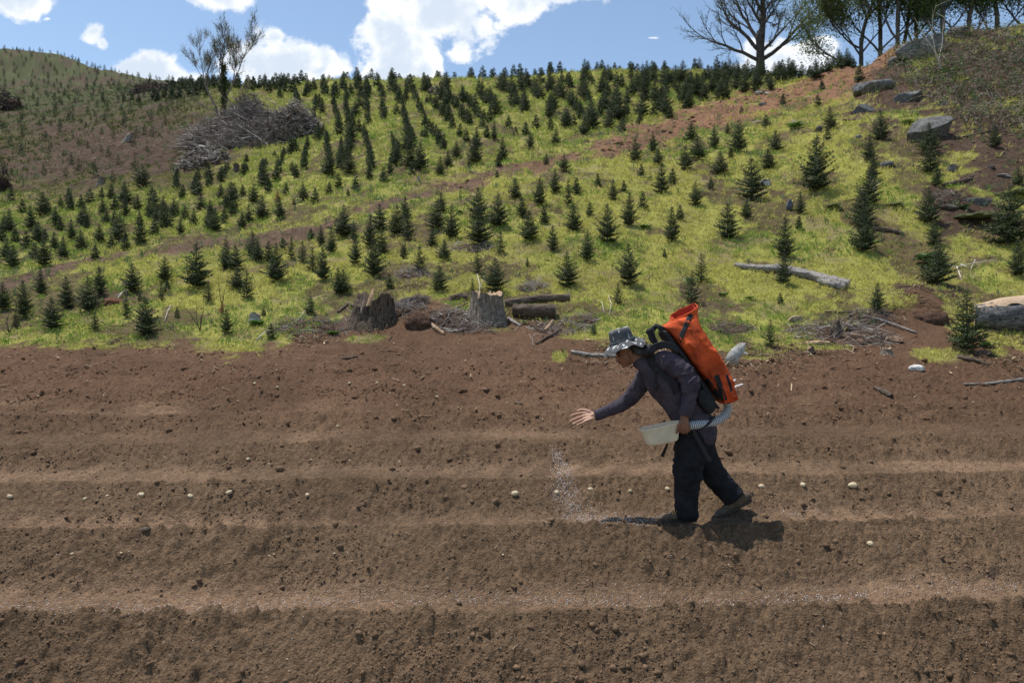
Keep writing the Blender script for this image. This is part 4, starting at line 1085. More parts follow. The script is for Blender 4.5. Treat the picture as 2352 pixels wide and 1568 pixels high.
bare_sapling(459, 760, 78, 'leafless forked sapling standing at the left field edge', 1)
bare_sapling(510, 700, 66, 'thin leafless stem between the left firs', 2, 2)
bare_sapling(285, 575, 60, 'thin leafless stem in the upper left plantation', 3, 3)
bare_sapling(20, 770, 60, 'bare twiggy sapling at the far left margin', 4, 6)
bare_sapling(1010, 470, 60, 'tall bare stem left of the middle firs', 5, 2)
bare_sapling(930, 590, 60, 'bare weed stems behind the burnt stump', 6, 3)
bare_sapling(2010, 440, 40, 'pale dead shrub right of the stacked firs', 7, 6, M_pale)
bare_sapling(2163, 160, 150, 'tall bare whip standing on the ridge by the outcrop', 8, 3, M_pale)

def stump(px, py, wpx, hpx, label, mat, seed=0, jag=.25, burnt=False, flare=.35, lean=0.0, topmat=None, slope=0.0):
    o0 = at(px, py); s = o0.y / F_; R = wpx * s / 2; H = hpx * s; n = 56; m = 16; r = np.random.default_rng(seed)
    th = np.arange(n) / n * 2 * math.pi
    butt = 1 + flare * np.maximum(0, np.sin(th * 5 + seed)) * .8 + .06 * np.sin(th * 13 + seed) + .04 * r.normal(0, 1, n)
    tops = H * (1 - jag * (.5 + .5 * np.sin(th * 2 + seed * 2)) - jag * 1.6 * np.abs(fbm(np.cos(th) * 2.2 + seed, np.sin(th) * 2.2, 3, seed)) - jag * .15 * r.random(n) + slope * np.cos(th))
    V = []
    for j in range(m + 1):
        t = j / m
        rad = R / (1 + flare * .9) * (1 + flare * np.clip((.9 - t) / .46, 0, 1.5) ** 1.6 * butt) * (1 + .035 * np.sin(th * 17 + 2 * np.sin(t * 3)) + .02 * r.normal(0, 1, n))
        z = -.7 * H + (tops + .7 * H) * t
        V.append(np.stack([np.cos(th) * rad + lean * z, np.sin(th) * rad * .9, z], 1))
    V = np.array(V); ring = V[-1].copy()
    Vv = V.reshape(-1, 3); k = np.arange(n)
    Q = np.concatenate([np.stack([k + j * n, (k + 1) % n + j * n, (k + 1) % n + (j + 1) * n, k + (j + 1) * n], 1) for j in range(m)])
    e = empty('tree_stump', o0, label, 'stump')
    mesh_obj('bark', Vv, Q, mat, e, None, True)
    # split, splintered top
    rings = [ring]; 
    for q in (.82, .6, .35, .12):
        g = ring.copy(); c = ring.mean(0); g[:, :2] = c[:2] + (ring[:, :2] - c[:2]) * q
        g[:, 2] = (ring[:, 2] * q + c[2] * (1 - q)) - H * .10 * (1 - q) + r.normal(0, H * .05 * jag * 3, n) * (.5 + r.random(n)); rings.append(g)
    W = np.array(rings).reshape(-1, 3); Q2 = np.concatenate([np.stack([k + j * n, (k + 1) % n + j * n, (k + 1) % n + (j + 1) * n, k + (j + 1) * n], 1) for j in range(4)])
    cc = np.concatenate([W, [rings[-1].mean(0)]]); T2 = np.stack([k + 4 * n, (k + 1) % n + 4 * n, np.full(n, 5 * n)], 1)
    mesh_obj('broken_top', cc, [Q2, T2], topmat or M_woodv, e)
    return e
sa = stump(858, 745, 112, 70, 'burnt split stump with a slanting jagged top', M_bark_burnt, 3, .52, True, .25, .05, M_bark_burnt, slope=-.06)
def shard(parent, x, y, z, w_, h, lean, mat):
    V = np.array([[-w_, -.02, 0], [w_, -.02, 0], [w_, .02, 0], [-w_, .02, 0], [-w_ * .5 + lean, -.012, h * .8], [w_ * .6 + lean, -.012, h], [w_ * .6 + lean, .012, h], [-w_ * .5 + lean, .012, h * .8]]) + np.array([x, y, z])
    Q = np.array([[0, 1, 5, 4], [1, 2, 6, 5], [2, 3, 7, 6], [3, 0, 4, 7], [4, 5, 6, 7]]); mesh_obj('splinter', V, Q, mat, parent)
shard(sa, -.02, -.30, .25, .045, .32, .06, M_woodv); shard(sa, -.16, -.28, .12, .03, .30, .05, M_bark_v)
sb = stump(1117, 737, 92, 66, 'pale sawn stump with flared roots and jagged rim', M_bark_v, 5, .16, False, .3, .02)
shard(sb, .05, -.22, .30, .05, .20, .01, M_wood); shard(sb, -.12, -.22, .36, .03, .14, .0, M_wood)
stump(585, 737, 30, 20, 'small grey stump at the left field edge', M_bark_grey, 7, .2)
stump(233, 425, 18, 18, 'short cut stump at the foot of the clearing', M_bark_v, 8, .05)
stump(291, 328, 17, 20, 'leaning grey stump high in the clearing', M_bark_grey, 9, .2, lean=.5)
stump(543, 388, 17, 20, 'dark stump below the brown brush pile', M_bark_dark, 10, .1)
stump(962, 424, 8, 15, 'small pale stump at the upper edge of the track', M_bark_grey, 11, .1)
stump(2037, 822 - 5, 26, 15, 'short broken stump on the right field margin', M_bark_v, 12, .2)
stump(1862, 813, 20, 17, 'splintered dark snag on the right margin', M_bark_dark, 13, .5)
# upright slab of bark
def bark_slab():
    o0 = at(1688, 838); s = o0.y / F_; n = 14
    L = np.array([[-22, 6], [-10, 2], [4, -2], [8, 10], [18, 24], [26, 40], [27, 52], [14, 52], [8, 47], [-2, 40], [-12, 30], [-22, 16]], float) * s
    L *= np.array([1, .95]); f = np.array([[a, -.03 + b * .25, b] for a, b in L]); bk = f + np.array([.01, .035, 0]); k = np.arange(len(L))
    V = np.concatenate([f, bk, [f.mean(0) + [0, -.015, 0]], [bk.mean(0)]]); m = len(L)
    T1 = np.stack([k, (k + 1) % m, np.full(m, 2 * m)], 1); T2 = np.stack([(k + 1) % m + m, k + m, np.full(m, 2 * m + 1)], 1); Q = np.stack([(k + 1) % m, k, k + m, (k + 1) % m + m], 1)
    o = mesh_obj('bark_slab', V, [Q, T1, T2], mat_bark('lichen_bark', (.20, .19, .175), (.55, .54, .51), (5, 5, 3), .02)); o.location = o0
    tag(o, 'upright slab of pale lichened bark beside the backpack', 'bark')
bark_slab()
# sawdust and earth heaps
M_saw = mat_basic('sawdust', (.42, .29, .18), .95, 40, .3, .01, 60, .1)
M_earth = mat_basic('dug_earth', (.075, .045, .032), .95, 20, .4, .03, 22, .1)
M_red = mat_basic('dead_needles', (.17, .085, .05), .95, 40, .5, .03, 50, .1)
def heap(name, px, py, wpx, hpx, mat, label, cat, seed, depth=.9, jag=.25):
    o0 = at(px, py); s = o0.y / F_; W, H = wpx * s / 2, hpx * s; V, F = ICO[4]; V = V * (1 + noise3(V, 2.5, seed) * jag + noise3(V, 8, seed) * jag * .8)[:, None]
    V = V * np.array([W, W * depth, H]); o = mesh_obj(name, V, F, mat, None, None, True); o.location = o0 + Vector((0, W * depth * .6, 0)); return tag(o, label, cat)
heap('sawdust_pile', 1883, 792, 70, 6, M_saw, 'pale heap of sawdust on the right margin', 'sawdust', 1)
heap('sawdust_pile', 1350, 782, 36, 4, M_saw, 'small pale sawdust patch beyond the hat', 'sawdust', 2)
heap('earth_mound', 962, 765, 66, 34, M_earth, 'dark uprooted clump of roots and earth left of the sawn stump', 'earth mound', 3, .7, .45)
heap('earth_mound', 2152, 742, 86, 26, M_earth, 'freshly dug dark soil mound beside the huge log', 'earth mound', 4, .7, .3)
heap('needle_heap', 252, 704, 62, 16, M_red, 'reddish heap of dead needles between the left firs', 'heap', 5, .6, .35)
heap('root_ball', 1922, 778, 26, 40, M_bark_dark, 'upturned brown root stump at the right margin', 'root', 6, .7, .4)

# ------------------------------------------------------------------ brush piles
def brush_pile(px, py, wpx, hpx, n, label, seed, cols, rootpx=None, thick=1.0, dark=.42):
    o0 = at(px, py); s = o0.y / F_; W, H = wpx * s / 2, hpx * s; r = np.random.default_rng(seed)
    e = empty('brush_pile', o0, label, 'brush pile')
    segs = {i: [] for i in range(len(cols))}
    for k in range(n):
        a = r.random() * 6.283; q = math.sqrt(r.random()); x, y = math.cos(a) * q * W, math.sin(a) * q * W * .7 + W * .4
        hh = H * (1 - q ** 2) ** .7 * r.random() ** .55 * (.45 + 1.3 * float(vnoise(x / W * 2.6 + seed, y / W * 2.6, seed)))
        L = r.uniform(.15, .75) * W * r.uniform(.4, 1); th = r.random() * 6.283; el = r.normal(.12, .38)
        d = np.array([math.cos(th) * math.cos(el), math.sin(th) * math.cos(el), math.sin(el)]); p = np.array([x, y, hh]) - d * L * .5
        zoff = gz(o0.x + x, o0.y + y) - o0.z
        p[2] += zoff; rad = s * thick * r.uniform(.35, 1.0) * (3.2 if r.random() < .09 else 1); c = r.integers(len(cols))
        m = 3
        for i in range(m):
            d2 = d + r.normal(0, .16, 3); d2 /= np.linalg.norm(d2); p2 = p + d2 * L / m; segs[c].append((*p, *p2, rad * (1 - .2 * i), rad * (1 - .2 * (i + 1)))); p, d = p2, d2
            if r.random() < .5:
                d3 = d + r.normal(0, .6, 3); d3 /= np.linalg.norm(d3); segs[c].append((*p, *(p + d3 * L * .25), rad * .5, rad * .2))
    for i, c in enumerate(cols):
        V, F = seg_mesh(segs[i], 4)
        if len(V): mesh_obj('branches', V, F, c, e)['kind'] = 'stuff'
    V, F = ICO[3]; V = V * (1 + noise3(V, 2.5, seed) * .9)[:, None] * np.array([W * .75, W * .5, H * dark * .8]); V[:, 1] += W * .45
    V[:, 2] += np.array([gz(o0.x + v[0], o0.y + v[1]) - o0.z for v in V]); mesh_obj('earth', V, F, M_earth, e, None, True)
    return e
M_st1 = mat_basic('stick_grey', (.26, .225, .205), .9, 8, .3); M_st2 = mat_basic('stick_brown', (.10, .075, .06), .9, 8, .3); M_st3 = mat_basic('stick_dark', (.05, .04, .038), .9, 8, .3); M_st4 = mat_basic('stick_pale', (.40, .37, .34), .9, 8, .3)
brush_pile(545, 335, 290, 66, 4600, 'large grey brown brush pile round the foot of the vine-clad tree', 1, [M_st1, M_st1, M_st2, M_st1, M_st4], thick=.75)
brush_pile(662, 318, 130, 66, 1700, 'grey heap of bleached twigs right of the vine-clad tree', 2, [M_st1, M_st1, M_st4, M_st2], dark=.35)
brush_pile(455, 385, 120, 36, 420, 'low tangle of roots and grey sticks below the brown pile', 3, [M_st1, M_st4, M_st2], thick=1.4, dark=.3)
brush_pile(560, 268, 80, 40, 500, 'upper heap of sticks behind the vine-clad tree', 4, [M_st1, M_st2])
brush_pile(335, 213, 92, 24, 500, 'dark brush heap on the skyline below the left hill', 5, [M_st3, M_st2], dark=.7)
brush_pile(5, 252, 70, 34, 500, 'dark brush heap cut by the left edge, the upper of two', 6, [M_st3, M_st2], dark=.7)
brush_pile(-5, 445, 46, 46, 300, 'dark log heap cut by the left edge, the lower of two', 7, [M_st3], dark=.8, thick=1.4)
brush_pile(1004, 222, 46, 20, 160, 'dark root wad high on the planted slope', 8, [M_st3, M_st1], thick=1.5, dark=.5)
brush_pile(1548, 184, 44, 14, 130, 'dark flat stump tangle on the crest left of the oak', 9, [M_st3, M_st2], thick=1.6, dark=.7)
brush_pile(1750, 216, 38, 10, 60, 'bleached root crown at the top edge of the track', 10, [M_st4], thick=1.2, dark=.3)
brush_pile(1830, 290, 36, 14, 40, 'pale twisted roots on the lower side of the track', 11, [M_st4], thick=1.1, dark=.3)
brush_pile(1225, 665, 80, 14, 260, 'heap of dry pale stalks above the two logs', 12, [M_st4, M_st1], thick=.45, dark=.25)
brush_pile(945, 640, 90, 14, 240, 'sprawl of thin dry stalks behind the burnt stump', 13, [M_st4, M_st1], thick=.4, dark=.2)
brush_pile(1085, 575, 110, 10, 160, 'thin fallen stalks across the middle firs', 14, [M_st1, M_st4], thick=.45, dark=.1)
brush_pile(2190, 465, 80, 14, 260, 'dry twigs on the ledge left of the flat grey rock', 15, [M_st1, M_st2], thick=.45, dark=.2)
brush_pile(2010, 742, 110, 20, 260, 'loose grey twigs on the bank by the freshly dug mound', 16, [M_st1, M_st2], thick=.5, dark=.2)
brush_pile(1960, 790, 260, 12, 420, 'scattered sticks and splinters along the right margin', 21, [M_st2, M_st1, M_st4], thick=.6, dark=.05)
brush_pile(700, 770, 220, 9, 260, 'scattered pale splinters on the margin left of the burnt stump', 23, [M_st2, M_st1, M_st4], thick=.45, dark=.05)
brush_pile(1290, 770, 150, 10, 260, 'scattered splinters on the soil beyond the hat', 22, [M_st2, M_st1, M_st4], thick=.5, dark=.05)
brush_pile(880, 745, 190, 18, 620, 'roots and sticks round the burnt stump', 17, [M_st2, M_st1, M_st1, M_st4], thick=.7, dark=.2)
brush_pile(1060, 765, 170, 14, 420, 'root bits and sticks before the sawn stump', 18, [M_st2, M_st1, M_st4], thick=.6, dark=.15)
brush_pile(1690, 765, 130, 10, 160, 'dry brown weed stalks behind the backpack', 19, [M_st2, M_st1], thick=.45, dark=.2)
brush_pile(1340, 745, 90, 10, 120, 'dry stalks in the grass beyond the hat', 20, [M_st1, M_st4], thick=.4, dark=.1)

# ------------------------------------------------------------------ broad-leaved plants
M_leaf = mat_basic('broad_leaf', None, .55, 14, .15, .004, 30, .4, use_attr=True, trans=.15)
def leafy(px, py, rpx, n, col, label, seed, up=.7, flat=False, name='dock_plant', aspect=.32, cat='plant'):
    o0 = at(px, py); s = o0.y / F_; r = np.random.default_rng(seed); parts = []
    for k in range(n):
        a = k * 2.4 + r.normal(0, .2); L = rpx * s * r.uniform(.6, 1.1); W = L * aspect * r.uniform(.8, 1.2); e = up * r.uniform(.5, 1.2)
        c = np.array([r.normal(0, .35), r.normal(0, .2), 0]) * rpx * s if flat else np.zeros(3)
        m = 7; t = np.linspace(0, 1, m); w = W * np.sin(np.pi * t ** .8) ** .8 + .002
        d = np.array([math.cos(a), math.sin(a)]); x = L * t * math.cos(e); z = L * (t * math.sin(e) * 1.25 - .75 * t ** 2.2 * math.sin(e) ) + .01
        cen = np.stack([d[0] * x, d[1] * x, z], 1) + c; sd_ = np.array([-d[1], d[0], 0])
        wav = .12 * w[:, None] * np.sin(t * 14 + k)[:, None] * np.array([0, 0, 1.])
        V = np.stack([cen - sd_ * w[:, None] + [0, 0, .25 * W] * 1 + wav, cen, cen + sd_ * w[:, None] + [0, 0, .25 * W] - wav], 1).reshape(-1, 3)
        Q = []; 
        for i in range(m - 1):
            for j in range(2): b = i * 3 + j; Q.append((b, b + 1, b + 4, b + 3))
        parts.append((V, np.array(Q), np.zeros((0, 3), int), np.array(col) * r.uniform(.7, 1.3)))
    V, F, C = join(parts); o = mesh_obj(name, V, F, M_leaf, None, C, True); o.location = o0 + Vector((0, 0, .01)); return tag(o, label, cat)
GL = (.11, .19, .05); PL = (.30, .36, .20); DL = (.09, .16, .06)
leafy(2140, 605, 52, 22, DL, 'large dock plant with broad dark green leaves', 1, .95)
leafy(2084, 292, 22, 12, (.28, .38, .12), 'bright green rosette left of the big boulder', 2, .6)
leafy(1826, 300, 24, 12, (.12, .24, .05), 'green rosette at the lower side of the track', 3, .5)
leafy(1914, 478, 24, 10, PL, 'flattened pale rosette below the tallest double fir', 4, .25)
leafy(2052, 472, 24, 12, PL, 'flattened pale rosette right of the stacked firs', 5, .25)
leafy(2236, 500, 46, 60, PL, 'wide mat of wilted pale green leaves on the bank', 6, .25, True, aspect=.22)
leafy(2345, 452, 36, 50, PL, 'mat of wilted pale leaves at the right edge', 7, .25, True, aspect=.22)
leafy(2215, 478, 22, 12, DL, 'green leafy clump topping the wilted mat', 8, .8)
leafy(1488, 412, 16, 10, PL, 'pale rosette between the firs right of centre', 9, .4)
leafy(1055, 490, 16, 10, (.2, .32, .12), 'light green rosette behind the middle firs', 10, .7)
leafy(1862, 430, 14, 14, (.22, .30, .12), 'leafy weed at the foot of the tallest double fir', 11, .9)
leafy(2270, 800, 24, 10, GL, 'leafy weed half under the huge log', 12, .8)
leafy(590, 745, 15, 40, (.14, .28, .05), 'bright green weed in front of the small grey stump', 13, .8, True)
leafy(765, 768, 14, 30, (.12, .26, .05), 'bright green weed left of the burnt stump', 14, .8, True)
leafy(2185, 175, 30, 14, (.12, .2, .05), 'green rosette under the brambles on the ridge', 15, .8)
leafy(1722, 690, 11, 30, (.12, .24, .05), 'small bright weed below the grey fallen log', 16, .8, True)
leafy(1660, 680, 11, 30, (.13, .24, .05), 'small bright weed above the backpack', 17, .8, True)
leafy(1205, 748, 9, 24, (.15, .28, .06), 'small bright weed below the thick log', 18, .8, True)
leafy(1480, 525, 14, 30, (.12, .24, .06), 'bushy green weed in the middle of the slope', 19, .9, True)
leafy(1585, 655, 20, 40, (.11, .20, .08), 'bluish green grassy tuft on the slope', 20, 1.1, True, aspect=.06)

# ------------------------------------------------------------------ deciduous trees
M_tbark = mat_basic('tree_bark', (.085, .075, .068), .9, 5, .35, .03, 12, .15)
M_tbark2 = mat_basic('vine_bark', (.19, .155, .13), .9, 5, .35, .03, 12, .15)
M_tleaf = mat_basic('young_leaves', None, .6, None, 0, 0, 40, .3, use_attr=True, trans=.3)
def grow(r, p, d, L, rad, depth, out, tips, spread=.55, trop=.06, nseg=5, ratio=.68, kids=(2, 4), bend=.12, taper=.28):
    seg = L / nseg
    for i in range(nseg):
        d = d + r.normal(0, bend, 3) + np.array([0, 0, trop]); d /= np.linalg.norm(d)
        q = p + d * seg; r1 = rad * (1 - .45 / nseg * 1.0 * (i + 1)) if depth > 0 else rad * (1 - taper * (i + 1) / nseg)
        r0 = rad * (1 - .45 / nseg * i) if depth > 0 else rad * (1 - taper * i / nseg)
        out.append((*p, *q, max(r0, .004), max(r1, .003)))
        p = q
        if depth > 0 and i >= 1:
            for _ in range(1 if r.random() < .75 else 2):
                ax = r.normal(0, 1, 3); ax -= d * ax.dot(d); ax /= np.linalg.norm(ax)
                an = spread * r.uniform(.7, 1.3); dd = d * math.cos(an) + ax * math.sin(an)
                grow(r, p, dd, L * ratio * r.uniform(.7, 1.1) * (1 - .06 * i), r1 * .58, depth - 1, out, tips, spread, trop, nseg if depth > 1 else 3, ratio, kids, bend, .8)
        if depth <= 1: tips.append(p)
    if depth > 0: grow(r, p, d, L * ratio, r1 * .85, depth - 1, out, tips, spread, trop, nseg if depth > 1 else 3, ratio, kids, bend, .8)

def leaf_cloud(tips, n_per, size, spread, col, seed):
    r = np.random.default_rng(seed); T = np.repeat(np.array(tips), n_per, 0); N = len(T)
    P = T + r.normal(0, spread, (N, 3)); a = r.normal(0, 1, (N, 3)); a /= np.linalg.norm(a, axis=1, keepdims=True); b = np.cross(a, r.normal(0, 1, (N, 3))); b /= np.linalg.norm(b, axis=1, keepdims=True)
    s = size * (.5 + r.random((N, 1))); V = np.stack([P - a * s * .5, P + b * s * .5, P + a * s, P - b * s * .5], 1).reshape(-1, 3)
    return V, np.arange(len(V)).reshape(-1, 4), np.repeat(np.array(col) * (.5 + r.random((N, 1))), 4, 0)

def deciduous(base, stems, label, seed, leafcol=(.10, .13, .03), leaf_n=1, leaf_s=.1, lsp=.15, bark=None, name='oak_tree', minr=0, loc=None, split=.05, size=1.0):
    r = np.random.default_rng(seed); out = []; tips = []
    for (off, d, L, rad, depth, kw) in stems:
        d = np.array(d, float); d /= np.linalg.norm(d)
        grow(r, np.array(off, float), d, L, rad, depth, out, tips, **kw)
    S = np.array(out); S[:, 6:8] = np.maximum(S[:, 6:8], minr)
    e = empty(name, base, label, 'tree'); e.scale = (size,) * 3
    big = S[:, 6] > split
    V, F = seg_mesh(S[big], 8); mesh_obj('trunk', V, F, bark or M_tbark, e, None, True)
    V, F = seg_mesh(S[~big], 3); cr = mesh_obj('crown', V, F, bark or M_tbark, e)
    if leaf_n:
        V, F, C = leaf_cloud(tips, leaf_n, leaf_s, lsp, leafcol, seed); mesh_obj('leaves', V, F, M_tleaf, cr, C)
    return e
def behind(px, Y, dz=0):
    x = (px - 1176) / F_ * Y; return Vector((x, Y, float(Hbase(x, Y)) + dz))
# big leafless oak beyond the crest: limbs low on the bole, reaching wide
kw = dict(spread=.62, trop=.035, nseg=5, ratio=.62, bend=.13)
deciduous(behind(1746, 45, -.4), [((0, 0, 0), (0, 0, 1), 5.2, .40, 0, dict(nseg=4, trop=.05, bend=.0)), ((.28, 0, 0), (.08, .05, 1), 5.0, .22, 0, dict(nseg=4, bend=.03)),
   ((0, 0, 3.6), (-.12, .05, 1), 4.6, .30, 4, kw), ((.1, 0, 3.8), (.25, -.1, 1), 4.4, .24, 4, kw), ((0, 0, 2.7), (-1, .1, .42), 3.9, .16, 3, kw), ((.25, 0, 2.9), (1, 0, .55), 4.0, .18, 3, kw),
   ((0, 0, 3.5), (-.85, -.3, .8), 3.8, .17, 3, kw), ((.2, .1, 3.6), (.75, .4, .9), 3.8, .16, 3, kw), ((0, .2, 4.4), (-.4, .6, 1), 3.8, .16, 3, kw)],
   'wide leafless oak standing alone on the crest', 17, (.10, .12, .03), 1, .05, .08, minr=.010, split=.07, size=.8)
# locust with two leaning stems and ivy growing out of the brush pile
kw2 = dict(spread=.42, trop=.10, nseg=5, ratio=.60, bend=.13)
lb = at(512, 318)
tr = deciduous(lb, [((-.1, 0, 0), (-.16, 0, 1), 1.8, .10, 0, dict(nseg=4, trop=0, bend=.05)), ((-.42, 0, 1.7), (-.5, 0, 1), 2.7, .060, 4, kw2), ((.05, 0, 0), (.0, .05, 1), 2.6, .13, 0, dict(nseg=4, bend=.03)), ((.05, 0, 2.4), (.02, 0, 1), 2.3, .07, 4, kw2),
   ((.08, 0, 2.2), (.55, .1, 1), 2.6, .055, 4, kw2), ((-.35, 0, 1.5), (-1, .2, .12), 1.6, .035, 2, kw2)],
   'slender vine-clad tree leaning out of the brush pile', 23, (.15, .18, .06), 1, .022, .10, bark=M_tbark2, name='locust_tree', minr=.006, split=.045, size=.84)
r_ = np.random.default_rng(3); ivy = [np.array([.06 + r_.normal(0, .03), r_.normal(0, .03), z]) for z in np.linspace(1.7, 4.3, 150)]
V, F, C = leaf_cloud(ivy, 9, .07, .085, (.065, .085, .025), 5); mesh_obj('ivy', V, F, M_tleaf, tr, C)
deciduous(at(563, 292), [((0, 0, 0), (.05, 0, 1), 1.6, .03, 2, kw2), ((.05, 0, .1), (.2, 0, 1), 1.5, .025, 2, kw2)], 'thin bare sapling right of the vine-clad tree', 29, (.14, .16, .05), 1, .04, .08, bark=M_tbark2, name='sapling', minr=.007, split=.02)
# trees at the top right beyond the bank
kw3 = dict(spread=.5, trop=.09, nseg=5, ratio=.6, bend=.09)
for i, (px, Y, H, lab, ln, lc) in enumerate([(1978, 39, 9, 'left tree of the right-hand group, with low leafy limbs', 5, (.085, .11, .03)), (2022, 39, 10, 'dark double-stemmed tree behind the orange bank', 5, (.07, .09, .025)),
      (2062, 37, 9.5, 'ivy-covered tree just left of the ridge outcrop', 5, (.055, .08, .022)), (2105, 38, 10, 'slim tree right of the ivy-covered one', 5, (.06, .085, .025)), (2165, 36, 9, 'slim tree above the ridge outcrop', 5, (.06, .09, .025)),
      (2225, 36, 8.5, 'leafy slim tree second from the right edge', 5, (.06, .095, .025)), (2290, 36, 8.5, 'leafy slim tree next to the right edge', 5, (.055, .09, .025)), (2360, 36, 9, 'leafy tree cut by the right edge', 5, (.055, .09, .025))]):
    b = behind(px, Y, -.6)
    st = [((0, 0, 0), (0, 0, 1), H * .42, .15 - .006 * i, 0, dict(nseg=4, bend=.0)), ((0, 0, H * .38), (.05, 0, 1), H * .42, .12, 3, kw3), ((0, 0, H * .3), (-.7, .1, .9), H * .30, .06, 3, kw3), ((0, 0, H * .32), (.7, -.1, .8), H * .28, .055, 3, kw3)]
    if i == 0: st += [((0, 0, H * .2), (-1, 0, .45), 3.0, .07, 3, kw3), ((0, 0, H * .35), (-.9, .2, .8), 3.0, .06, 3, kw3)]
    if i == 1: st += [((.6, 0, 0), (.1, 0, 1), H * .7, .13, 3, kw3)]
    deciduous(b, st, lab, 41 + i, tuple(c_ * 1.5 for c_ in lc), ln, .058, .32, name='broadleaf_tree', minr=.010, split=.05)

# ------------------------------------------------------------------ brambles over the right bank
def brambles():
    r = np.random.default_rng(66); segs = []; lp = []
    for k in range(800):
        px = r.uniform(2060, 2470); lo = np.interp(px, [2060, 2150, 2250, 2352, 2500], [150, 130, 130, 150, 170]); hi = np.interp(px, [2060, 2120, 2200, 2352, 2500], [170, 215, 290, 310, 330])
        py = r.uniform(lo - 60, hi)
        p = np.array(list(at(px, max(py, np.interp(px, [2060, 2200, 2352, 2500], [122, 90, 66, 60]))))); L = r.uniform(.5, 1.9)
        a = r.random() * 6.283; d = np.array([math.cos(a) * .6, math.sin(a) * .6, 1.]); d /= np.linalg.norm(d); n = 9; rad = r.uniform(.006, .015)
        for i in range(n):
            q = p + d * L / n; segs.append((*p, *q, rad, rad * .9)); p = q; d = d + np.array([math.cos(a) * .10, math.sin(a) * .10, -.22]) + r.normal(0, .12, 3); d /= np.linalg.norm(d); rad *= .9
            if r.random() < .55: lp.append(p)
            if r.random() < .3: dd = d + r.normal(0, .6, 3); dd /= np.linalg.norm(dd); segs.append((*p, *(p + dd * .25), rad * .6, rad * .3)); lp.append(p + dd * .25)
    V, F = seg_mesh(segs, 4); N = len(segs)
    C = np.repeat(np.where(r.random((N, 1)) < .6, np.array([.36, .31, .26]), np.array([.12, .085, .06])), 8, 0)
    V2, F2, C2 = leaf_cloud(lp[::2], 3, .045, .16, (.06, .105, .028), 67)
    o = mesh_obj('bramble_thicket', np.concatenate([V, V2]), np.concatenate([F, F2 + len(V)]), M_tleaf, None, np.concatenate([C, C2]))
    tag(o, 'tangled grey canes and green leaves of brambles over the right bank', 'brambles', None, 'stuff')
brambles()
# low green weeds along the track and in the bare patches
def weeds():
    r = np.random.default_rng(68); N = 5200; y = np.exp(r.uniform(math.log(11), math.log(44), N)); x = (r.random(N) * 1.7 - .8) * y
    zb = Hbase(x, y); soil, road, bare, px, py = masks(x, y, zb); rc = np.interp(px, ROAD[:, 0], ROAD[:, 1])
    w_ = np.exp(-((py - rc) / 26) ** 2) * (1 - road * .75) * .8 + bare * .25 + .04; keep = (r.random(N) < w_ * (1 - soil)) 
    x, y = x[keep], y[keep]; N = len(x); P = np.stack([x, y, ground(x, y)], 1); sc = np.clip(y / 14, .8, 2)
    col = np.where(r.random((N, 1)) < .5, np.array([.12, .20, .07]), np.array([.15, .20, .11]))
    V, Fq, Ft, C = blades(P, 9, (.06 + .10 * r.random(N)) * sc, .006 * sc, .06 * sc, col, 69, 1.0)
    tag(mesh_obj('weeds', V, [Fq, Ft], M_grass, None, C), 'loose grey green weeds fringing the dirt track', 'weeds', None, 'stuff')
weeds()
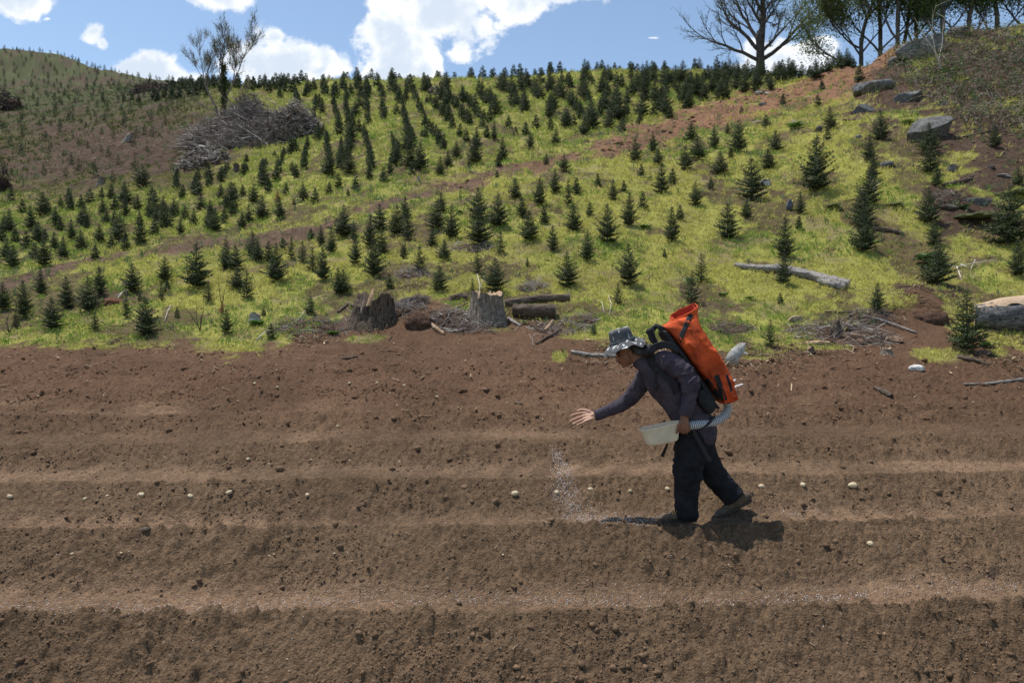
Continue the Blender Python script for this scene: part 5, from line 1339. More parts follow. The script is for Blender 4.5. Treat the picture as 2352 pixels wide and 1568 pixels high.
# ------------------------------------------------------------------ the sower
FOOT = at(1560, 1198)
print('FOOT', FOOT, ridges(np.array([FOOT.x]), np.array([FOOT.y])))
Y0 = FOOT.y
MPP = .3736 * Y0 / F_                            # metres per unit of the figure's own drawing grid
def PC(cx, cy, dy=0.0):
    Y = Y0 + dy
    return np.array([(1263.3 + cx * .3736 - 1176) / F_ * Y, Y, CAMZ - (677.6 + cy * .3736 - 784) / F_ * Y])
def loft(path, sides=24, n=None, cap=(True, True), k=2.0):
    """path rows (cx, cy, dy, r_plane, r_depth) -> closed elliptical tube"""
    A = np.array([[*PC(p[0], p[1], p[2]), p[3], p[4] if len(p) > 4 else p[3]] for p in path], float)
    m = len(A); t = np.concatenate([[0], np.cumsum(np.linalg.norm(np.diff(A[:, :3], axis=0), axis=1))]); n = n or max(8, m * 6)
    q = np.linspace(0, t[-1], n); R = np.stack([pchip(t, A[:, i], q) if m > 2 else np.interp(q, t, A[:, i]) for i in range(5)], 1)
    T = np.gradient(R[:, :3], axis=0); T /= np.linalg.norm(T, axis=1, keepdims=True)
    rows = list(R); tt = list(T)
    for e, at0 in ((0, cap[0]), (1, cap[1])):
        if not at0: continue
        base = R[0] if e == 0 else R[-1]; d = -T[0] if e == 0 else T[-1]; rad = min(base[3], base[4])
        ext = []
        for a in (.35, .65, .88, .99):
            c = base.copy(); c[:3] = base[:3] + d * rad * a; s = math.sqrt(max(.0004, 1 - a * a)); c[3] *= s; c[4] *= s; ext.append(c)
        if e == 0: rows = ext[::-1] + rows; tt = [T[0]] * 4 + tt
        else: rows = rows + ext; tt = tt + [T[-1]] * 4
    R = np.array(rows); T = np.array(tt); yv = np.array([0, 1., 0])
    th = np.arange(sides) / sides * 2 * math.pi; V = []
    prevB = None
    for r_, t_ in zip(R, T):
        B = yv - t_ * t_.dot(yv)
        if np.linalg.norm(B) < .25: B = prevB - t_ * t_.dot(prevB) if prevB is not None else np.array([1., 0, 0]) - t_ * t_[0]
        B /= np.linalg.norm(B)
        if prevB is not None and B.dot(prevB) < 0: B = -B
        prevB = B; Aax = np.cross(B, t_)
        c, s = np.cos(th), np.sin(th)
        if k != 2: c = np.sign(c) * np.abs(c) ** (2 / k); s = np.sign(s) * np.abs(s) ** (2 / k)
        V.append(r_[:3] + c[:, None] * Aax * r_[3] + s[:, None] * B * r_[4])
    V = np.concatenate(V); n = len(R); kk = np.arange(sides)
    Q = np.concatenate([np.stack([kk + i * sides, (kk + 1) % sides + i * sides, (kk + 1) % sides + (i + 1) * sides, kk + (i + 1) * sides], 1) for i in range(n - 1)])
    V = np.concatenate([V, [R[0, :3]], [R[-1, :3]]]); c0 = n * sides
    Tt = np.concatenate([np.stack([np.full(sides, c0), (kk + 1) % sides, kk], 1), np.stack([np.full(sides, c0 + 1), kk + (n - 1) * sides, (kk + 1) % sides + (n - 1) * sides], 1)])
    return V, Q, Tt
def ellipsoid(c, axes, M=None):
    V, F = ICO[3]; V = V * np.array(axes)
    if M is not None: V = V @ np.array(M)
    return V + c, np.zeros((0, 4), int), F
def fuse(name, parts, voxel, mat, parent, smooth=2, disp=None, origin=None, deform=None):
    V, F, _ = join(parts)
    tmp = mesh_obj('tmp', V, F)
    bm = bmesh.new(); bm.from_mesh(tmp.data); bmesh.ops.recalc_face_normals(bm, faces=bm.faces); bm.to_mesh(tmp.data); bm.free()
    md = tmp.modifiers.new('r', 'REMESH'); md.mode = 'VOXEL'; md.voxel_size = voxel; md.use_smooth_shade = True
    ms = tmp.modifiers.new('s', 'SMOOTH'); ms.iterations = smooth; ms.factor = .5
    bpy.context.view_layer.update()
    me = bpy.data.meshes.new_from_object(tmp.evaluated_get(bpy.context.evaluated_depsgraph_get()))
    bpy.data.objects.remove(tmp); me.name = name
    if disp or deform:
        n = len(me.vertices); co = np.empty(n * 3); me.vertices.foreach_get('co', co); co = co.reshape(-1, 3); no = np.empty(n * 3); me.vertices.foreach_get('normal', no); no = no.reshape(-1, 3)
        if deform: co = deform(co)
        if disp: co = co + no * disp(co, no)[:, None]
        me.vertices.foreach_set('co', co.ravel()); me.update()
    if origin is not None: me.transform(Matrix.Translation(-Vector(origin)))
    me.materials.clear(); me.materials.append(mat)
    o = bpy.data.objects.new(name, me); ROOTCOL.objects.link(o)
    if parent is not None: o.parent = parent
    return o
O_ = np.array(list(FOOT)); 

# ---- materials
def mat_skin():
    m = mat_basic('skin', None, .55, 14, .18, .002, 160, .35, use_attr=True); return m
M_skin = mat_skin()
M_shirt = mat_basic('shirt_cloth', (.058, .049, .063), .9, 9, .28, .006, 45, .1)
M_trous = mat_basic('trouser_cloth', (.0135, .0145, .0175), .85, 8, .45, .006, 40, .15)
M_boot = mat_basic('boot_leather', (.105, .078, .055), .85, 18, .35, .003, 60, .15)
M_sole = mat_basic('boot_sole', (.06, .05, .04), .9, 30, .3)
M_lace = mat_basic('boot_lace', (.50, .27, .09), .8)
M_black = mat_basic('black_webbing', (.018, .019, .021), .7, 60, .3, .002, 300, .3)
M_hair = mat_basic('black_hair', (.012, .010, .009), .7, 80, .3, .004, 200, .3)
M_dark = mat_basic('eye_dark', (.02, .015, .012), .3)

# ---- body: one continuous figure
f_ = np.array([-.93, 0, -.37]); f_ /= np.linalg.norm(f_); u_ = np.array([-.37, 0, .93]); u_ /= np.linalg.norm(u_); l_ = np.array([0, -1., 0])
HC = PC(474, 352)
def HL(f, u, l=0.0): return HC + f_ * f + u_ * u + l_ * l
HM = [list(f_), [0, 1, 0], list(u_)]
def he(f, u, l, a): return ellipsoid(HL(f, u, l), a, HM)
head = [he(-.015, .035, 0, (.100, .078, .095)), he(.028, -.035, 0, (.068, .064, .085)), he(.044, -.088, 0, (.040, .042, .030)),
        he(.086, .022, 0, (.016, .046, .012)), he(.098, -.022, 0, (.015, .010, .030)), he(.112, -.042, 0, (.013, .012, .011)), he(.104, -.048, .012, (.009, .008, .008)), he(.104, -.048, -.012, (.009, .008, .008)),
        he(.092, -.068, 0, (.011, .024, .0065)), he(.089, -.080, 0, (.010, .020, .0065)), he(.078, -.106, 0, (.016, .022, .014)),
        he(.055, -.028, .048, (.025, .018, .022)), he(.055, -.028, -.048, (.025, .018, .022)),
        he(-.012, -.012, .078, (.020, .010, .032)), he(-.012, -.012, -.078, (.020, .010, .032)), he(-.006, -.040, .076, (.010, .008, .010))]
def palm(path, **k): return loft(path, 18, **k)
S = 1 / 699
def fing(pts, r0, r1): 
    n = len(pts); return loft([(p[0], p[1], p[2], r0 + (r1 - r0) * i / (n - 1)) for i, p in enumerate(pts)], 14, n=14)
Yr = .19
def RH(cx, cy, extra=0.0): return Yr - (cy - 745) / 699 * .85 + extra       # the open palm is tipped up towards the sky
def rf(pts, r0, r1): return fing([(p[0], p[1], RH(p[0], p[1], p[2])) for p in pts], r0, r1)
right_hand = [loft([(296, 740, Yr, .028, .026), (276, 740, Yr, .028, .026), (262, 741, Yr, .030, .024)], 20),
   rf([(266, 728, 0), (236, 726, 0), (204, 724, .0)], .020, .0125), rf([(266, 738, 0), (236, 740, .002), (202, 743, 0)], .021, .0125),
   rf([(266, 748, 0), (238, 754, .002), (206, 761, 0)], .021, .0122), rf([(268, 756, 0), (242, 766, 0), (216, 774, 0)], .020, .0115),
   rf([(262, 728, -.006), (243, 716, -.014), (222, 707, -.016), (196, 703, -.014), (170, 709, -.008)], .0175, .0085),
   rf([(204, 724, 0), (180, 726, -.004), (154, 731, -.014), (128, 741, -.026)], .0112, .0080),
   rf([(202, 743, 0), (176, 751, -.004), (150, 761, -.014), (124, 773, -.028)], .0114, .0080),
   rf([(206, 761, 0), (182, 772, -.004), (160, 782, -.014), (138, 793, -.026)], .0110, .0078),
   rf([(216, 774, 0), (200, 784, -.003), (184, 790, -.010), (166, 797, -.020)], .0098, .0070)]
Yl = -.245
left_hand = [loft([(828, 728, Yl + .02, .036, .026), (826, 756, Yl + .01, .036, .022), (824, 786, Yl, .046, .020), (826, 812, Yl + .004, .048, .020), (828, 826, Yl + .012, .042, .018)], 20),
   fing([(808, 768, Yl), (794, 794, Yl - .012), (786, 822, Yl - .014), (778, 848, Yl - .010)], .0150, .0095),
   fing([(800, 808, Yl - .004), (798, 830, Yl + .004), (800, 842, Yl + .022), (806, 838, Yl + .05)], .0115, .0095),
   fing([(818, 818, Yl - .004), (817, 840, Yl + .004), (820, 850, Yl + .024), (824, 842, Yl + .055)], .0118, .0095),
   fing([(836, 820, Yl - .002), (838, 840, Yl + .006), (840, 848, Yl + .026), (842, 838, Yl + .055)], .0115, .0092),
   fing([(852, 814, Yl + .002), (855, 832, Yl + .010), (857, 838, Yl + .028), (857, 828, Yl + .05)], .0100, .0085)]
neck = [loft([(505, 372, 0, .058, .056), (555, 400, 0, .062, .062), (610, 435, 0, .055, .060), (660, 475, 0, .06, .07)], 20)]
core = [loft([(640, 465, 0, .08, .10), (720, 545, 0, .12, .15), (800, 650, 0, .12, .145), (890, 780, 0, .12, .145), (900, 830, 0, .11, .14)], 24),
   loft([(670, 460, -.06, .035), (705, 440, -.13, .032), (850, 520, -.235, .040), (852, 640, -.24, .036), (828, 735, Yl + .015, .028)], 16),
   loft([(650, 470, .10, .055), (600, 480, .15, .052), (480, 650, Yr, .040), (380, 700, Yr, .034), (285, 740, Yr, .026)], 16),
   loft([(885, 820, -.08, .085), (862, 960, -.095, .075), (852, 1090, -.10, .055), (838, 1210, -.10, .048), (832, 1350, -.10, .036), (822, 1372, -.10, .034)], 18),
   loft([(905, 820, .08, .085), (950, 950, .09, .072), (985, 1075, .10, .055), (1050, 1150, .10, .048), (1135, 1245, .10, .036), (1140, 1275, .10, .034)], 18)]
person = fuse('person', head + neck + core + right_hand + left_hand, .0048, M_skin, None, 2, origin=O_)
person.location = FOOT
me_p = person.data; cp = np.empty(len(me_p.vertices) * 3); me_p.vertices.foreach_get('co', cp); cp = cp.reshape(-1, 3) + O_
np_ = np.empty(len(cp) * 3); me_p.vertices.foreach_get('normal', np_); np_ = np_.reshape(-1, 3)
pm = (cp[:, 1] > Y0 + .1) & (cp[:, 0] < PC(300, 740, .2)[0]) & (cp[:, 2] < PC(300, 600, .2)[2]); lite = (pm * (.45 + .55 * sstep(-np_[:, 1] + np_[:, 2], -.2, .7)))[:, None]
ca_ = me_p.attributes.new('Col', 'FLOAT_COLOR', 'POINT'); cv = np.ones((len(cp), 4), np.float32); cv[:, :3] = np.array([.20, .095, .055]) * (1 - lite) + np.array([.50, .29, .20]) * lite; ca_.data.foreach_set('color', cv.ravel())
tag(person, 'stooping person in a patterned bucket hat, dark shirt and trousers scattering grain', 'person')
def child(o): o.location = (0, 0, 0); return o
# paler palm skin of the open hand
# eyes, brows, moustache, hair
for sgn in (1, -1):
    V, Q, T = ellipsoid(HL(.081, .004, .030 * sgn), (.011, .013, .008), HM); mesh_obj('eye', V - O_, T, M_dark, person, None, True)
    V, F, _ = join([loft([(0, 0, 0, .003)] * 2, 8, n=2)]) if False else (None, None, None)
def strand(pts, r, name, mat, sides=8):
    V, Q, T = tube(pts, [r] * len(pts), sides); return mesh_obj(name, V - O_, [Q, T], mat, person, None, True)
for sgn in (1, -1): strand([HL(.090, .022, .012 * sgn), HL(.086, .028, .032 * sgn), HL(.070, .022, .050 * sgn)], .0045, 'eyebrow', M_hair)
strand([HL(.094, -.062, .020), HL(.104, -.058, .006), HL(.104, -.058, -.006), HL(.094, -.062, -.020)], .0035, 'moustache', M_hair)
hair = fuse('hair', [he(-.050, .030, 0, (.072, .083, .075)), he(-.02, .045, .0, (.06, .084, .05))], .006, M_hair, person, 1, lambda c, n: .003 * noise3(c, 40, 3), origin=O_)

# ---- shirt
def fold(c, ax, fa, fb, amp, seed):
    """cloth folds running across axis ax (unit vector)"""
    ax = np.array(ax, float) / np.linalg.norm(ax); a = c @ ax; b = c @ np.cross(ax, [0, 1., 0]) + c[:, 1] * .8
    n = fbm(a * fa + 3 * fbm(b * fb, a * 2, 2, seed + 9), b * fb, 3, seed); return amp * (1 - np.abs(n) * 6).clip(-.6, 1)
def near_seg(c, p, q, r):
    p = np.array(p); q = np.array(q); d = q - p; t = np.clip(((c - p) @ d) / d.dot(d), 0, 1); dist = np.linalg.norm(c - (p + t[:, None] * d), axis=1); return (1 - sstep(dist, r * .9, r * 1.5)), t
def shirt_disp(c, no):
    E = PC(862, 515, -.24); Sh = PC(700, 395, -.16); Cf = PC(828, 745, -.24)
    m1, t1 = near_seg(c, Sh, E, .10); m2, t2 = near_seg(c, E, Cf, .09); m3, t3 = near_seg(c, PC(590, 490, .15), PC(275, 742, Yr), .10)
    tor = 1 - np.maximum(np.maximum(m1, m2), m3)
    d = m1 * fold(c, E - Sh, 20, 7, .010, 1) * (.4 + .8 * t1) + m2 * fold(c, Cf - E + np.array([.05, 0, .02]), 20, 7, .010, 2) * (1 - .3 * t2)
    d += m3 * fold(c, np.array([.85, 0, .55]), 16, 6, .006, 3) + tor * fold(c, (.5, .2, .8), 8, 3.5, .010, 4)
    return d
torso_parts = [loft([(588, 428, 0, .072, .080), (640, 462, 0, .125, .165), (705, 535, 0, .160, .185), (785, 630, 0, .170, .180), (855, 725, 0, .160, .180), (900, 800, 0, .160, .190), (912, 845, 0, .158, .188)], 28, cap=(True, True)),
   loft([(555, 408, 0, .066, .066), (590, 428, 0, .085, .10)], 20, n=6),
   loft([(665, 425, -.07, .095, .09), (708, 405, -.145, .092, .078), (770, 438, -.19, .086, .070), (840, 490, -.225, .080, .066), (862, 540, -.24, .074, .064), (856, 630, -.245, .062, .058), (842, 700, -.245, .060, .055), (828, 742, -.245, .061, .052)], 24, cap=(True, False)),
   loft([(650, 450, .07, .10, .09), (592, 500, .15, .092, .075), (530, 585, .175, .078, .068), (470, 655, Yr, .068, .060), (380, 700, Yr, .056, .052), (300, 735, Yr, .052, .048), (276, 741, Yr, .054, .050)], 24, cap=(True, False))]
shirt = fuse('shirt', torso_parts, .0065, M_shirt, person, 3, shirt_disp, origin=O_)
# ---- trousers
def trous_disp(c, no):
    m, t = near_seg(c, PC(880, 850, -.09), PC(835, 1365, -.1), .17); m2, t2 = near_seg(c, PC(1000, 1080, .1), PC(1135, 1245, .1), .13)
    d = m * (fold(c, (.15, 0, 1), 7, 3, .013, 5) * (.35 + .9 * np.exp(-((t - .42) / .2) ** 2) + .8 * sstep(t, .75, 1)) + fold(c, (1, .3, .1), 7, 1.2, .006, 6))
    return d + m2 * fold(c, (.8, 0, -.8), 9, 4, .009, 7) * .9
tp = [loft([(893, 770, 0, .150, .178), (902, 820, 0, .158, .182), (905, 880, 0, .150, .17)], 28),
   loft([(890, 830, -.075, .145, .105), (868, 900, -.09, .142, .112), (858, 980, -.095, .138, .112), (852, 1080, -.1, .130, .108), (842, 1190, -.1, .108, .100), (837, 1290, -.1, .098, .094), (835, 1366, -.1, .100, .094)], 26, cap=(True, False)),
   loft([(922, 840, .075, .140, .105), (935, 930, .09, .120, .105), (962, 1020, .1, .118, .10), (1008, 1100, .1, .112, .098), (1075, 1180, .1, .104, .092), (1131, 1242, .1, .102, .09)], 26, cap=(True, False))]
fuse('trousers', tp, .0065, M_trous, person, 3, trous_disp, origin=O_)
# ---- boots
def boot(toe, heel, ank, dy, wid=.05, laces=True, sgn=1):
    toe = np.array(toe, float); heel = np.array(heel, float); d = heel - toe; L = np.hypot(*d); d /= L; upv = np.array([d[1], -d[0]]) * sgn
    def q(s, h): p = toe + d * L * s + upv * h; return p
    rows = []
    for s, h, rp, rd in ((.05, 17, .023, .035), (.16, 22, .031, .048), (.32, 26, .036, .052), (.50, 34, .046, .048), (.70, 38, .052, .044), (.88, 38, .050, .043), (.96, 34, .040, .036)):
        p = q(s, h); rows.append((p[0], p[1], dy, rp, rd))
    a = q(.66, 45); b_ = q(.70, 75)
    up = loft([(a[0], a[1], dy, .062, .046), ((a[0] + ank[0]) / 2, (a[1] + ank[1]) / 2, dy, .060, .046), (ank[0], ank[1], dy, .060, .048)], 20)
    bo = fuse('boot', [loft(rows, 22, n=40), up], .0055, M_boot, person, 2, lambda c, n: .004 * noise3(c, 18, 4), origin=O_)
    srows = []
    for s, rp, rd in ((.01, .010, .030), (.12, .012, .047), (.3, .012, .051), (.5, .011, .042), (.72, .014, .040), (.9, .014, .040), (.98, .012, .032)):
        p = q(s, 6); srows.append((p[0], p[1], dy, rp, rd))
    V, Q, T = loft(srows, 24, n=40, k=3.5); mesh_obj('sole', V - O_, [Q, T], M_sole, bo, None, True)
    if laces:
        for i in range(5):
            s = .40 + .055 * i; p1 = q(s, 56 + i * 7); p2 = q(s + .03, 40 + i * 5)
            pts = [PC(p2[0], p2[1], dy - .050), PC((p1[0] + p2[0]) / 2 - 2, (p1[1] + p2[1]) / 2 - 4, dy - .042), PC(p1[0] - 2, p1[1] - 2, dy - .015), PC(p1[0] - 2, p1[1] - 2, dy + .015)]
            V, Q, T = tube(pts, [.0042] * 4, 6); mesh_obj('lace', V - O_, [Q, T], M_lace, bo, None, True)
    return bo
boot((652, 1389), (900, 1389), (832, 1340), -.10)
boot((1012, 1382), (1240, 1262), (1130, 1250), .10, laces=False)

# ---- bucket hat
def mat_hat():
    m = bpy.data.materials.new('hat_cloth'); m.use_nodes = True; t = NT(m.node_tree); bs = t.n['Principled BSDF']; bs.inputs['Roughness'].default_value = .9; bs.inputs['Specular IOR Level'].default_value = .1
    co = t.new('ShaderNodeTexCoord'); mp = t.new('ShaderNodeMapping'); t.l.new(co.outputs['Object'], mp.inputs[0]); mp.inputs['Scale'].default_value = (24, 24, 8); mp.inputs['Rotation'].default_value = (0, .45, 0)
    n = t.noise(mp.outputs[0], 1.0, 3, .5, .8); n2 = t.noise(co.outputs['Object'], 60, 4)
    c = t.mix(t.ramp(n, .57, .61), (.095, .10, .105), (.62, .62, .60)); f = t.ramp(n2, .3, .7, .75, 1.25)
    s = t.new('ShaderNodeVectorMath', operation='SCALE'); t.l.new(c, s.inputs[0]); t.l.new(f, s.inputs['Scale']); t.l.new(s.outputs[0], bs.inputs['Base Color'])
    bp = t.new('ShaderNodeBump'); bp.inputs['Distance'].default_value = .003; t.l.new(n2, bp.inputs['Height']); t.l.new(bp.outputs[0], bs.inputs['Normal']); return m
M_hat = mat_hat()
HB = PC(445, 287)                                 # centre of the hat band
bd = PC(521, 258) - PC(366, 308); bd /= np.linalg.norm(bd); hu = np.array([-bd[2], 0, bd[0]])
def hat():
    n = 72; th = np.arange(n) / n * 2 * math.pi
    prof = [(.000, .118), (.030, .117), (.060, .112), (.082, .104), (.094, .094), (.099, .085), (.104, .060), (.109, .025), (.112, .005), (.109, .060), (.101, .092), (.090, .104), (.060, .113), (.010, .118), (.004, .121), (.0, .124), (-.010, .140), (-.024, .162), (-.042, .186), (-.058, .203), (-.062, .204), (-.056, .196), (-.040, .178), (-.022, .154), (-.010, .132), (-.004, .114)]
    # crown part
    def surf(pr, wob):
        V = []
        for rad, h in pr:
            w_ = wob * (rad / .15)
            x = np.cos(th) * rad * 1.0; y = np.sin(th) * rad * .92
            hh = h + w_ * (.012 * np.sin(th * 3 + .6) + .008 * np.sin(th * 5 + 2) + .006 * np.sin(th * 9))
            V.append(HB + x[:, None] * bd + y[:, None] * np.array([0, 1., 0]) + hh[:, None] * hu)
        V = np.concatenate(V); k = np.arange(n)
        Q = np.concatenate([np.stack([k + i * n, (k + 1) % n + i * n, (k + 1) % n + (i + 1) * n, k + (i + 1) * n], 1) for i in range(len(pr) - 1)]); return V, Q
    crown = [(.006, .121), (.03, .124), (.06, .123), (.084, .118), (.093, .112), (.098, .100), (.103, .070), (.107, .036), (.112, .014), (.116, 0), (.119, -.006), (.117, -.012)]
    V, Q = surf(crown, .25); V = V + (noise3(V, 14, 2) * .008)[:, None] * hu
    h = mesh_obj('hat', V - O_, Q, M_hat, person, None, True)
    brim = [(.112, .002), (.122, -.004), (.138, -.014), (.158, -.028), (.178, -.044), (.196, -.060), (.199, -.064), (.196, -.066), (.176, -.050), (.156, -.034), (.136, -.020), (.118, -.010), (.108, -.004)]
    V, Q = surf(brim, 1.0); mesh_obj('brim', V - O_, Q, M_hat, h, None, True)
    band = [(.1185, -.010), (.1215, -.006), (.1205, .012), (.118, .018), (.114, .018)]
    V, Q = surf(band, .25); mesh_obj('hat_band', V - O_, Q, mat_basic('hat_band', (.075, .08, .085), .9, 40, .3), h, None, True)
    for (cx, cy) in ((466, 243), (484, 230), (478, 262), (508, 330)):
        p = PC(cx, cy, -.115 if cy < 300 else -.16); a = np.arange(12) / 12 * 6.2832; ring = np.stack([np.cos(a) * .006, np.zeros(12), np.sin(a) * .006], 1) + p
        V, Q, T = tube(np.concatenate([ring, ring[:1]]), [.002] * 13, 5); mesh_obj('eyelet', V - O_, [Q, T], M_black, h, None, True)
    return h
hat()
fuse('neck_scarf', [loft([(520, 318, -.06, .03, .03), (545, 345, -.07, .036, .03), (575, 352, -.055, .034, .03), (600, 330, 0, .04, .05), (560, 330, .06, .03, .03)], 16)], .006, mat_basic('scarf_cloth', (.05, .053, .056), .9, 40, .3), person, 2, lambda c, n: .005 * noise3(c, 30, 8), origin=O_)

# ------------------------------------------------------------------ backpack hopper
M_orange = mat_basic('orange_canvas', (.50, .082, .026), .85, 5, .4, .006, 9, .12)
M_red_in = mat_basic('red_lining', (.50, .05, .025), .8, 8, .2)
M_metal = mat_basic('pale_bar', (.60, .60, .62), .35, None, 0, 0, 40, .5)
M_pad = mat_basic('black_padding', (.022, .024, .027), .8, 30, .3, .004, 60, .2)
pack = empty('backpack_spreader', PC(900, 400), 'tapering orange backpack hopper with black frame and grey corrugated hose', 'backpack')
PO = PC(900, 400)
SEC = [(1050, 664, 1118, 656, .06), (1032, 650, 1130, 636, .11), (1000, 606, 1128, 608, .150), (955, 540, 1108, 545, .172), (905, 475, 1082, 470, .182), (855, 410, 1046, 405, .185), (805, 345, 1008, 345, .185), (765, 290, 968, 290, .180), (728, 240, 940, 240, .160), (690, 200, 920, 205, .140), (702, 184, 908, 168, .112), (735, 164, 902, 135, .085), (742, 148, 900, 98, .062), (746, 132, 900, 56, .054)]
def pack_rings(n=64, shrink=1.0, lo=0, hi=1):
    A = np.array(SEC, float); t = np.linspace(0, 1, len(A)); q = np.linspace(lo, hi, n); R = np.stack([np.interp(q, t, A[:, i]) if False else pchip(t, A[:, i], q) for i in range(5)], 1)
    sides = 64; th = np.arange(sides) / sides * 2 * math.pi; c = np.sign(np.cos(th)) * np.abs(np.cos(th)) ** .62; s = np.sign(np.sin(th)) * np.abs(np.sin(th)) ** .28
    V = []
    for i, r_ in enumerate(R):
        a = PC(r_[0], r_[1]); b = PC(r_[2], r_[3]); m = (a + b) / 2; h = (b - a) / 2 * shrink
        ring = m + c[:, None] * h + s[:, None] * np.array([0, 1., 0]) * r_[4] * shrink
        ax = PC(821, 105) - PC(850, 350); ax /= np.linalg.norm(ax); w_ = sstep(q[i], .86, 1.0)
        ring += ax * (s[:, None] * .026 - .010) * w_
        V.append(ring)
    V = np.concatenate(V); k = np.arange(sides)
    Q = np.concatenate([np.stack([k + i * sides, (k + 1) % sides + i * sides, (k + 1) % sides + (i + 1) * sides, k + (i + 1) * sides], 1) for i in range(n - 1)])
    return V, Q, sides
V, Q, sd_ = pack_rings(90)
ax = PC(760, 200) - PC(1080, 640); ax /= np.linalg.norm(ax)
a_ = V @ ax; b_ = V @ np.cross(ax, [0, 1., 0]); nrm = V - V.reshape(90, sd_, 3).mean(1).repeat(sd_, 0); nrm /= np.linalg.norm(nrm, axis=1, keepdims=True)
wr = .020 * (1 - np.abs(fbm(a_ * 5 + b_ * 9, b_ * 6 - a_ * 3.5, 3, 71)) * 7).clip(-.7, 1) + .014 * fbm(a_ * 3, b_ * 3 + V[:, 1] * 3, 3, 72)
V = V + nrm * (wr * (.12 + .88 * sstep(np.abs(nrm[:, 1]), .55, .9)))[:, None]
T = np.stack([np.arange(sd_), (np.arange(sd_) + 1) % sd_, np.full(sd_, len(V))], 1); V = np.concatenate([V, [PC(1084, 662)]])
bag = mesh_obj('bag', V - PO, [Q[:, ::-1], T], M_orange, pack, None, True)
bag_bvh = BVHTree.FromPolygons([Vector(v) for v in V], [list(map(int, f)) for f in Q] )
Vi, Qi, s2 = pack_rings(30, .86, .72, 1.0); fl = np.stack([np.arange(s2), (np.arange(s2) + 1) % s2, np.full(s2, len(Vi))], 1); Vi = np.concatenate([Vi, [Vi[:s2].mean(0)]])
mesh_obj('lining', Vi - PO, [Qi, fl], M_red_in, bag, None, True)
top = V[(89) * sd_:90 * sd_]; Vt, Qt, Tt = tube(np.concatenate([top, top[:2]]), [.006] * (sd_ + 2), 6, False); mesh_obj('hem', Vt - PO, [Qt], M_orange, bag, None, True)
me_ = shirt.data; sh_bvh = BVHTree.FromPolygons([Vector(v.co) + FOOT for v in me_.vertices], [list(p.vertices) for p in me_.polygons])
EYE = Vector((0, 0, CAMZ))
def cast(bvh, cx, cy, off, fallback):
    """point on the near side of a surface, seen level from the side"""
    p = Vector(PC(cx, cy, fallback)); d = (p - EYE).normalized(); h = bvh.ray_cast(EYE, d)
    q = h[0] if h[0] is not None else p
    return np.array(q - d * off)
def ribbon(name, bvh, path, wpx, off, fallback, mat, parent, org, n=26, across=5, thick=.003):
    P = np.array(path, float); t = np.concatenate([[0], np.cumsum(np.hypot(*np.diff(P[:, :2], axis=0).T))]); q = np.linspace(0, t[-1], n)
    C = np.stack([pchip(t, P[:, i], q) if len(P) > 2 else np.interp(q, t, P[:, i]) for i in range(2)], 1); Tn = np.gradient(C, axis=0); Tn /= np.linalg.norm(Tn, axis=1, keepdims=True); N = np.stack([-Tn[:, 1], Tn[:, 0]], 1)
    ws = np.interp(q, np.linspace(0, t[-1], len(wpx)), wpx) if isinstance(wpx, (list, tuple)) else np.full(n, wpx)
    g = np.zeros((n, across, 3))
    for i in range(n):
        for j in range(across):
            o = (j / (across - 1) - .5) * ws[i]; g[i, j] = cast(bvh, C[i, 0] + N[i, 0] * o, C[i, 1] + N[i, 1] * o, off, fallback) if bvh else PC(C[i, 0] + N[i, 0] * o, C[i, 1] + N[i, 1] * o, fallback)
    for _ in range(3): g[1:-1] = (g[:-2] + g[1:-1] * 2 + g[2:]) / 4
    V = np.concatenate([g.reshape(-1, 3), g.reshape(-1, 3) + np.array([0, thick * 2, 0])]); Q = []
    nn = n * across
    for i in range(n - 1):
        for j in range(across - 1): a = i * across + j; Q.append((a, a + 1, a + across + 1, a + across)); Q.append((a + nn, a + nn + across, a + nn + across + 1, a + nn + 1))
        a = i * across; Q.append((a, a + across, a + across + nn, a + nn)); a += across - 1; Q.append((a + across, a, a + nn, a + across + nn))
    return mesh_obj(name, V - org, np.array(Q), mat, parent, None, True)
for pth, wd in (([(866, 116), (850, 155), (822, 220), (786, 302)], 30), ([(957, 520), (1000, 575), (1058, 645)], 36), ([(1022, 492), (1045, 560), (1075, 648)], 34), ([(1086, 490), (1104, 540), (1118, 590)], 16)):
    ribbon('webbing_strip', bag_bvh, pth, wd, .004, -.17, M_black, bag, PO)
ribbon('pocket_flap', bag_bvh, [(925, 225), (940, 262), (958, 308)], [20, 34, 38], .010, -.15, M_orange, bag, PO, thick=.006)
ribbon('seam', bag_bvh, [(912, 488), (990, 478), (1076, 470)], 4, .003, -.18, mat_basic('stitching', (.35, .08, .03), .8), bag, PO)
# frame
def pipe(name, pts, r, mat, sides=10, parent=None, org=PO):
    A = np.array([PC(*p) for p in pts]); t = np.concatenate([[0], np.cumsum(np.linalg.norm(np.diff(A, axis=0), axis=1))]); q = np.linspace(0, t[-1], max(6, len(pts) * 6)); C = np.stack([pchip(t, A[:, i], q) if len(A) > 2 else np.interp(q, t, A[:, i]) for i in range(3)], 1)
    V, Q, T = tube(C, [r] * len(C), sides); return mesh_obj(name, V - org, [Q, T], mat, parent or pack, None, True)
for dy in (-.175, .175):
    pipe('frame_rail', [(655, 188, dy), (720, 258, dy), (800, 355, dy), (920, 530, dy), (1028, 686, dy)], .011, M_pad)
pipe('frame_crossbar', [(655, 188, -.175), (650, 182, 0), (655, 188, .175)], .011, M_pad); pipe('frame_crossbar', [(1028, 686, -.175), (1034, 692, 0), (1028, 686, .175)], .014, M_pad); pipe('frame_crossbar', [(800, 355, -.175), (800, 355, .175)], .009, M_pad)
